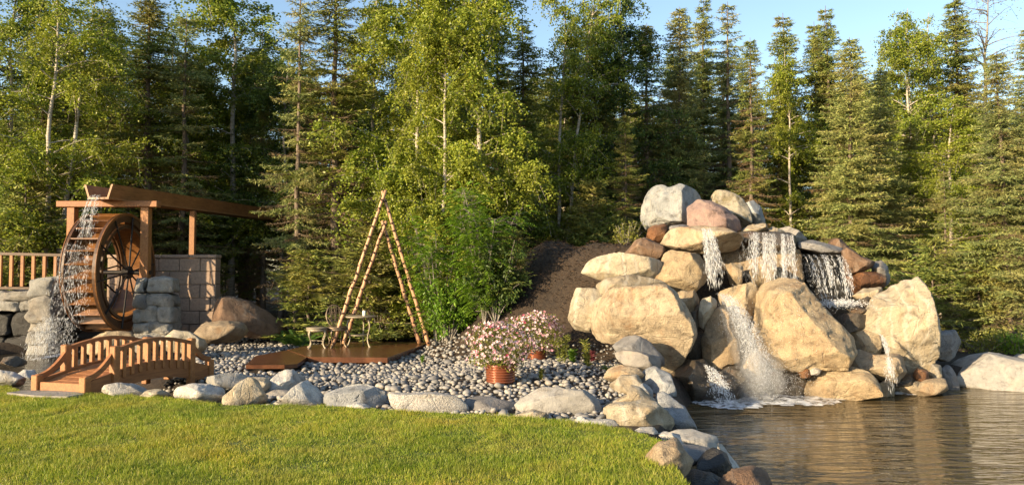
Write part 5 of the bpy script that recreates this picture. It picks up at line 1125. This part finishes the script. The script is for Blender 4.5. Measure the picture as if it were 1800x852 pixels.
curtain('waterfall', ((1302, 407), (1394, 412)), ((1296, 500), (1402, 497)), 14.5, 13.95, 'curtain', 'clear sheet of water behind the white curtain of drops')
w3 = Water(); w3.fall(at(1258, 515, 13.3), at(1282, 520, 13.2), at(1330, 690, 12.2), at(1372, 690, 12.2), 11000, rw_, clump=60, st=1.0, spread=0.05, w=(0.0012, 0.0034), L=(0.004, 0.02))
w3.spray(at(1350, 670, 12.2), (0.28, 0.15, 0.16), 2200, rw_); w3.spray(at(1290, 560, 12.6), (0.12, 0.1, 0.2), 600, rw_); w3.spray(at(1400, 540, 12.0), (0.35, 0.15, 0.4), 500, rw_, (0.0015, 0.004))
w3.build('waterfall', 'slanting misty stream spraying down between the golden boulders into the pond', 'waterfall')
w4 = Water(); w4.fall(at(1236, 640, 12.2), at(1256, 648, 12.1), at(1258, 700, 11.8), at(1290, 700, 11.8), 2200, rw_, clump=16, st=1.0, spread=0.035, w=(0.002, 0.006), L=(0.006, 0.025)); w4.build('waterfall', 'short white spill over the dark wet water-line boulder', 'waterfall')
w5 = Water(); w5.fall(at(1402, 446, 14.95), at(1480, 448, 14.95), at(1430, 524, 14.3), at(1500, 522, 14.2), 1100, rw_, clump=22, spread=0.02, w=(0.002, 0.005)); w5.spray(at(1478, 533, 13.6), (0.2, 0.1, 0.035), 1400, rw_, (0.003, 0.009)); w5.build('waterfall', 'thin cascade over the black wet wall ending in a foaming pool', 'waterfall')
curtain('waterfall', ((1402, 446), (1482, 448)), ((1430, 524), (1502, 522)), 15.0, 14.3, 'curtain', 'clear sheet of water sliding over the black wet wall')
w6 = Water(); w6.fall(at(1543, 586, 12.9), at(1550, 588, 12.9), at(1556, 622, 12.6), at(1566, 624, 12.6), 350, rw_, clump=6, spread=0.012); w6.fall(at(1550, 626, 12.4), at(1566, 628, 12.4), at(1555, 655, 12.3), at(1575, 690, 12.3), 350, rw_, clump=7, spread=0.02); w6.build('waterfall', 'small trickle over the grey-tan ledge block', 'waterfall')
w7 = Water(); sp_ = A_ + np.array((0, -0.02, 0.06)); w7.fall(sp_ + rt_ * -0.2, sp_ + rt_ * 0.2, (-10.2, 17.65, 2.3), (-9.755, 17.65, 2.3), 800, rw_, clump=10, spread=0.02, w=(0.0015, 0.005), L=(0.02, 0.08)); 
w7.fall((-10.25, 17.5, 2.3), (-9.7, 17.5, 2.2), (-10.4, 17.1, 0.3), (-9.7, 17.2, 0.4), 1800, rw_, clump=18, st=1.3, spread=0.06, w=(0.0018, 0.0055), L=(0.01, 0.06)); w7.fall((-10.6, 17.2, 0.6), (-9.8, 17.2, 0.6), (-10.9, 16.9, -0.5), (-9.8, 17.0, -0.5), 3000, rw_, clump=34, st=0.6, spread=0.08, w=(0.0015, 0.005), L=(0.01, 0.06))
w7.build('waterfall', 'bright water pouring from the flume over the wheel paddles', 'waterfall')
curtain('waterfall', ((152, 347), (182, 347)), ((132, 430), (166, 430)), 18.05, 17.45, 'curtain', 'clear sheet of water leaving the flume spout')
def foam(name, label, u0, v0, u1, v1, z, seed):
    P0 = gr(u0, v0, z); P1 = gr(u1, v1, z); c = (P0 + P1) / 2; rx, ry = abs(P1[0] - P0[0]) / 2, abs(P1[1] - P0[1]) / 2 + 0.1
    nx, ny = 40, 16; V = []
    for j in range(ny + 1):
        for i in range(nx + 1):
            a, b2 = i / nx * 2 - 1, j / ny * 2 - 1; e = max(0, 1 - a * a - b2 * b2); V.append((a * rx, b2 * ry, 0.012 + 0.05 * e * (0.5 + 0.5 * vnoise(np.array([[a * 7, b2 * 4, 0]]), seed)[0])))
    i = (np.arange(ny)[:, None] * (nx + 1) + np.arange(nx)[None]).ravel(); V = np.array(V); Fq = np.stack([i, i + 1, i + nx + 2, i + nx + 1], -1)
    cen = V[Fq].mean(1); k = (cen[:, 0] / rx) ** 2 + (cen[:, 1] / ry) ** 2 < 1 - 0.35 * np.abs(vnoise(cen * 6, seed)); 
    return tag(build(name, V, Fq[k], M['foam'], smooth=True, loc=c), label, 'foam', kind='stuff')
foam('foam', 'white foam under the short spill', 1230, 718, 1325, 698, -0.45, 1); foam('foam', 'broad white foam where the misty stream meets the pond', 1290, 712, 1455, 688, -0.45, 2)
foam('foam', 'small foam line under the trickle', 1545, 693, 1615, 687, -0.45, 3); foam('foam', 'foam on the stream under the water wheel', 40, 634, 150, 618, -0.36, 4)

m = bpy.data.materials.new('mist_air'); m.use_nodes = True; t = m.node_tree; t.nodes.remove(t.nodes['Principled BSDF'])
pv = N(t, 'ShaderNodeVolumePrincipled'); pv.inputs['Color'].default_value = (0.95, 0.95, 0.95, 1); pv.inputs['Density'].default_value = 0.8; pv.inputs['Anisotropy'].default_value = 0.0
t.links.new(pv.outputs[0], t.nodes['Material Output'].inputs['Volume']); M['mist'] = m
def mist(label, a, b_, r0, r1):
    """soft tapering plume of spray between two points"""
    a = np.asarray(a); b_ = np.asarray(b_); S, Fc = ICO[4]; d = b_ - a; L = np.linalg.norm(d); d = d / L; e1 = unit(np.cross(d, (0, 1.0, 0))); e2 = np.cross(d, e1); f = (S[:, 2] + 1) / 2; rr = r0 + (r1 - r0) * f
    rr = rr * (1 + 0.3 * fbm(S * 1.8, 5, 2))
    V = d * (f * L)[:, None] + e1 * (S[:, 0] * rr)[:, None] + e2 * (S[:, 1] * rr * 0.8)[:, None]
    return tag(build('mist', V, Fc, M['mist'], smooth=True, loc=a), label, 'mist', kind='stuff')
mist('pale mist along the slanting stream', at(1262, 512, 13.0), at(1345, 690, 12.2), 0.10, 0.34)
mist('pale spray cloud where the falls strike the pond', at(1325, 612, 12.2), at(1350, 705, 12.1), 0.25, 0.48)

# loose mulch chips on the mound
nm_ = 16000; mx_ = rng.uniform(-2.2, 4.5, nm_); my_ = rng.uniform(13.6, 19.0, nm_); dd_ = np.hypot((mx_ - 4.5) / 7.0, (my_ - 18.6) / 5.0); kk_ = (dd_ < 1.03); mx_, my_ = mx_[kk_], my_[kk_]; nm_ = len(mx_)
a_ = rng.uniform(0, 6.28, nm_); C_ = np.stack([mx_, my_, H(mx_, my_) + 0.004], -1)
M['mulch'] = leaf_mat('bark_mulch', [(0.02, 0.013, 0.009), (0.05, 0.03, 0.018), (0.10, 0.062, 0.036)], 0.0, 0.9, objvar=0)  # chip browns darkened to stand in for shade on the mound
mo = leaf_build('bark_mulch', leaf_quads(C_, np.stack([np.cos(a_), np.sin(a_), rng.uniform(0.0, 0.5, nm_)], -1), rng.normal(0, 0.5, (nm_, 3)) + np.array((0, -0.4, 1.0)), rng.uniform(0.03, 0.11, nm_), rng.uniform(0.01, 0.03, nm_)), M['mulch'], None)
tag(mo, 'loose brown bark mulch covering the mound', 'mulch', kind='stuff')
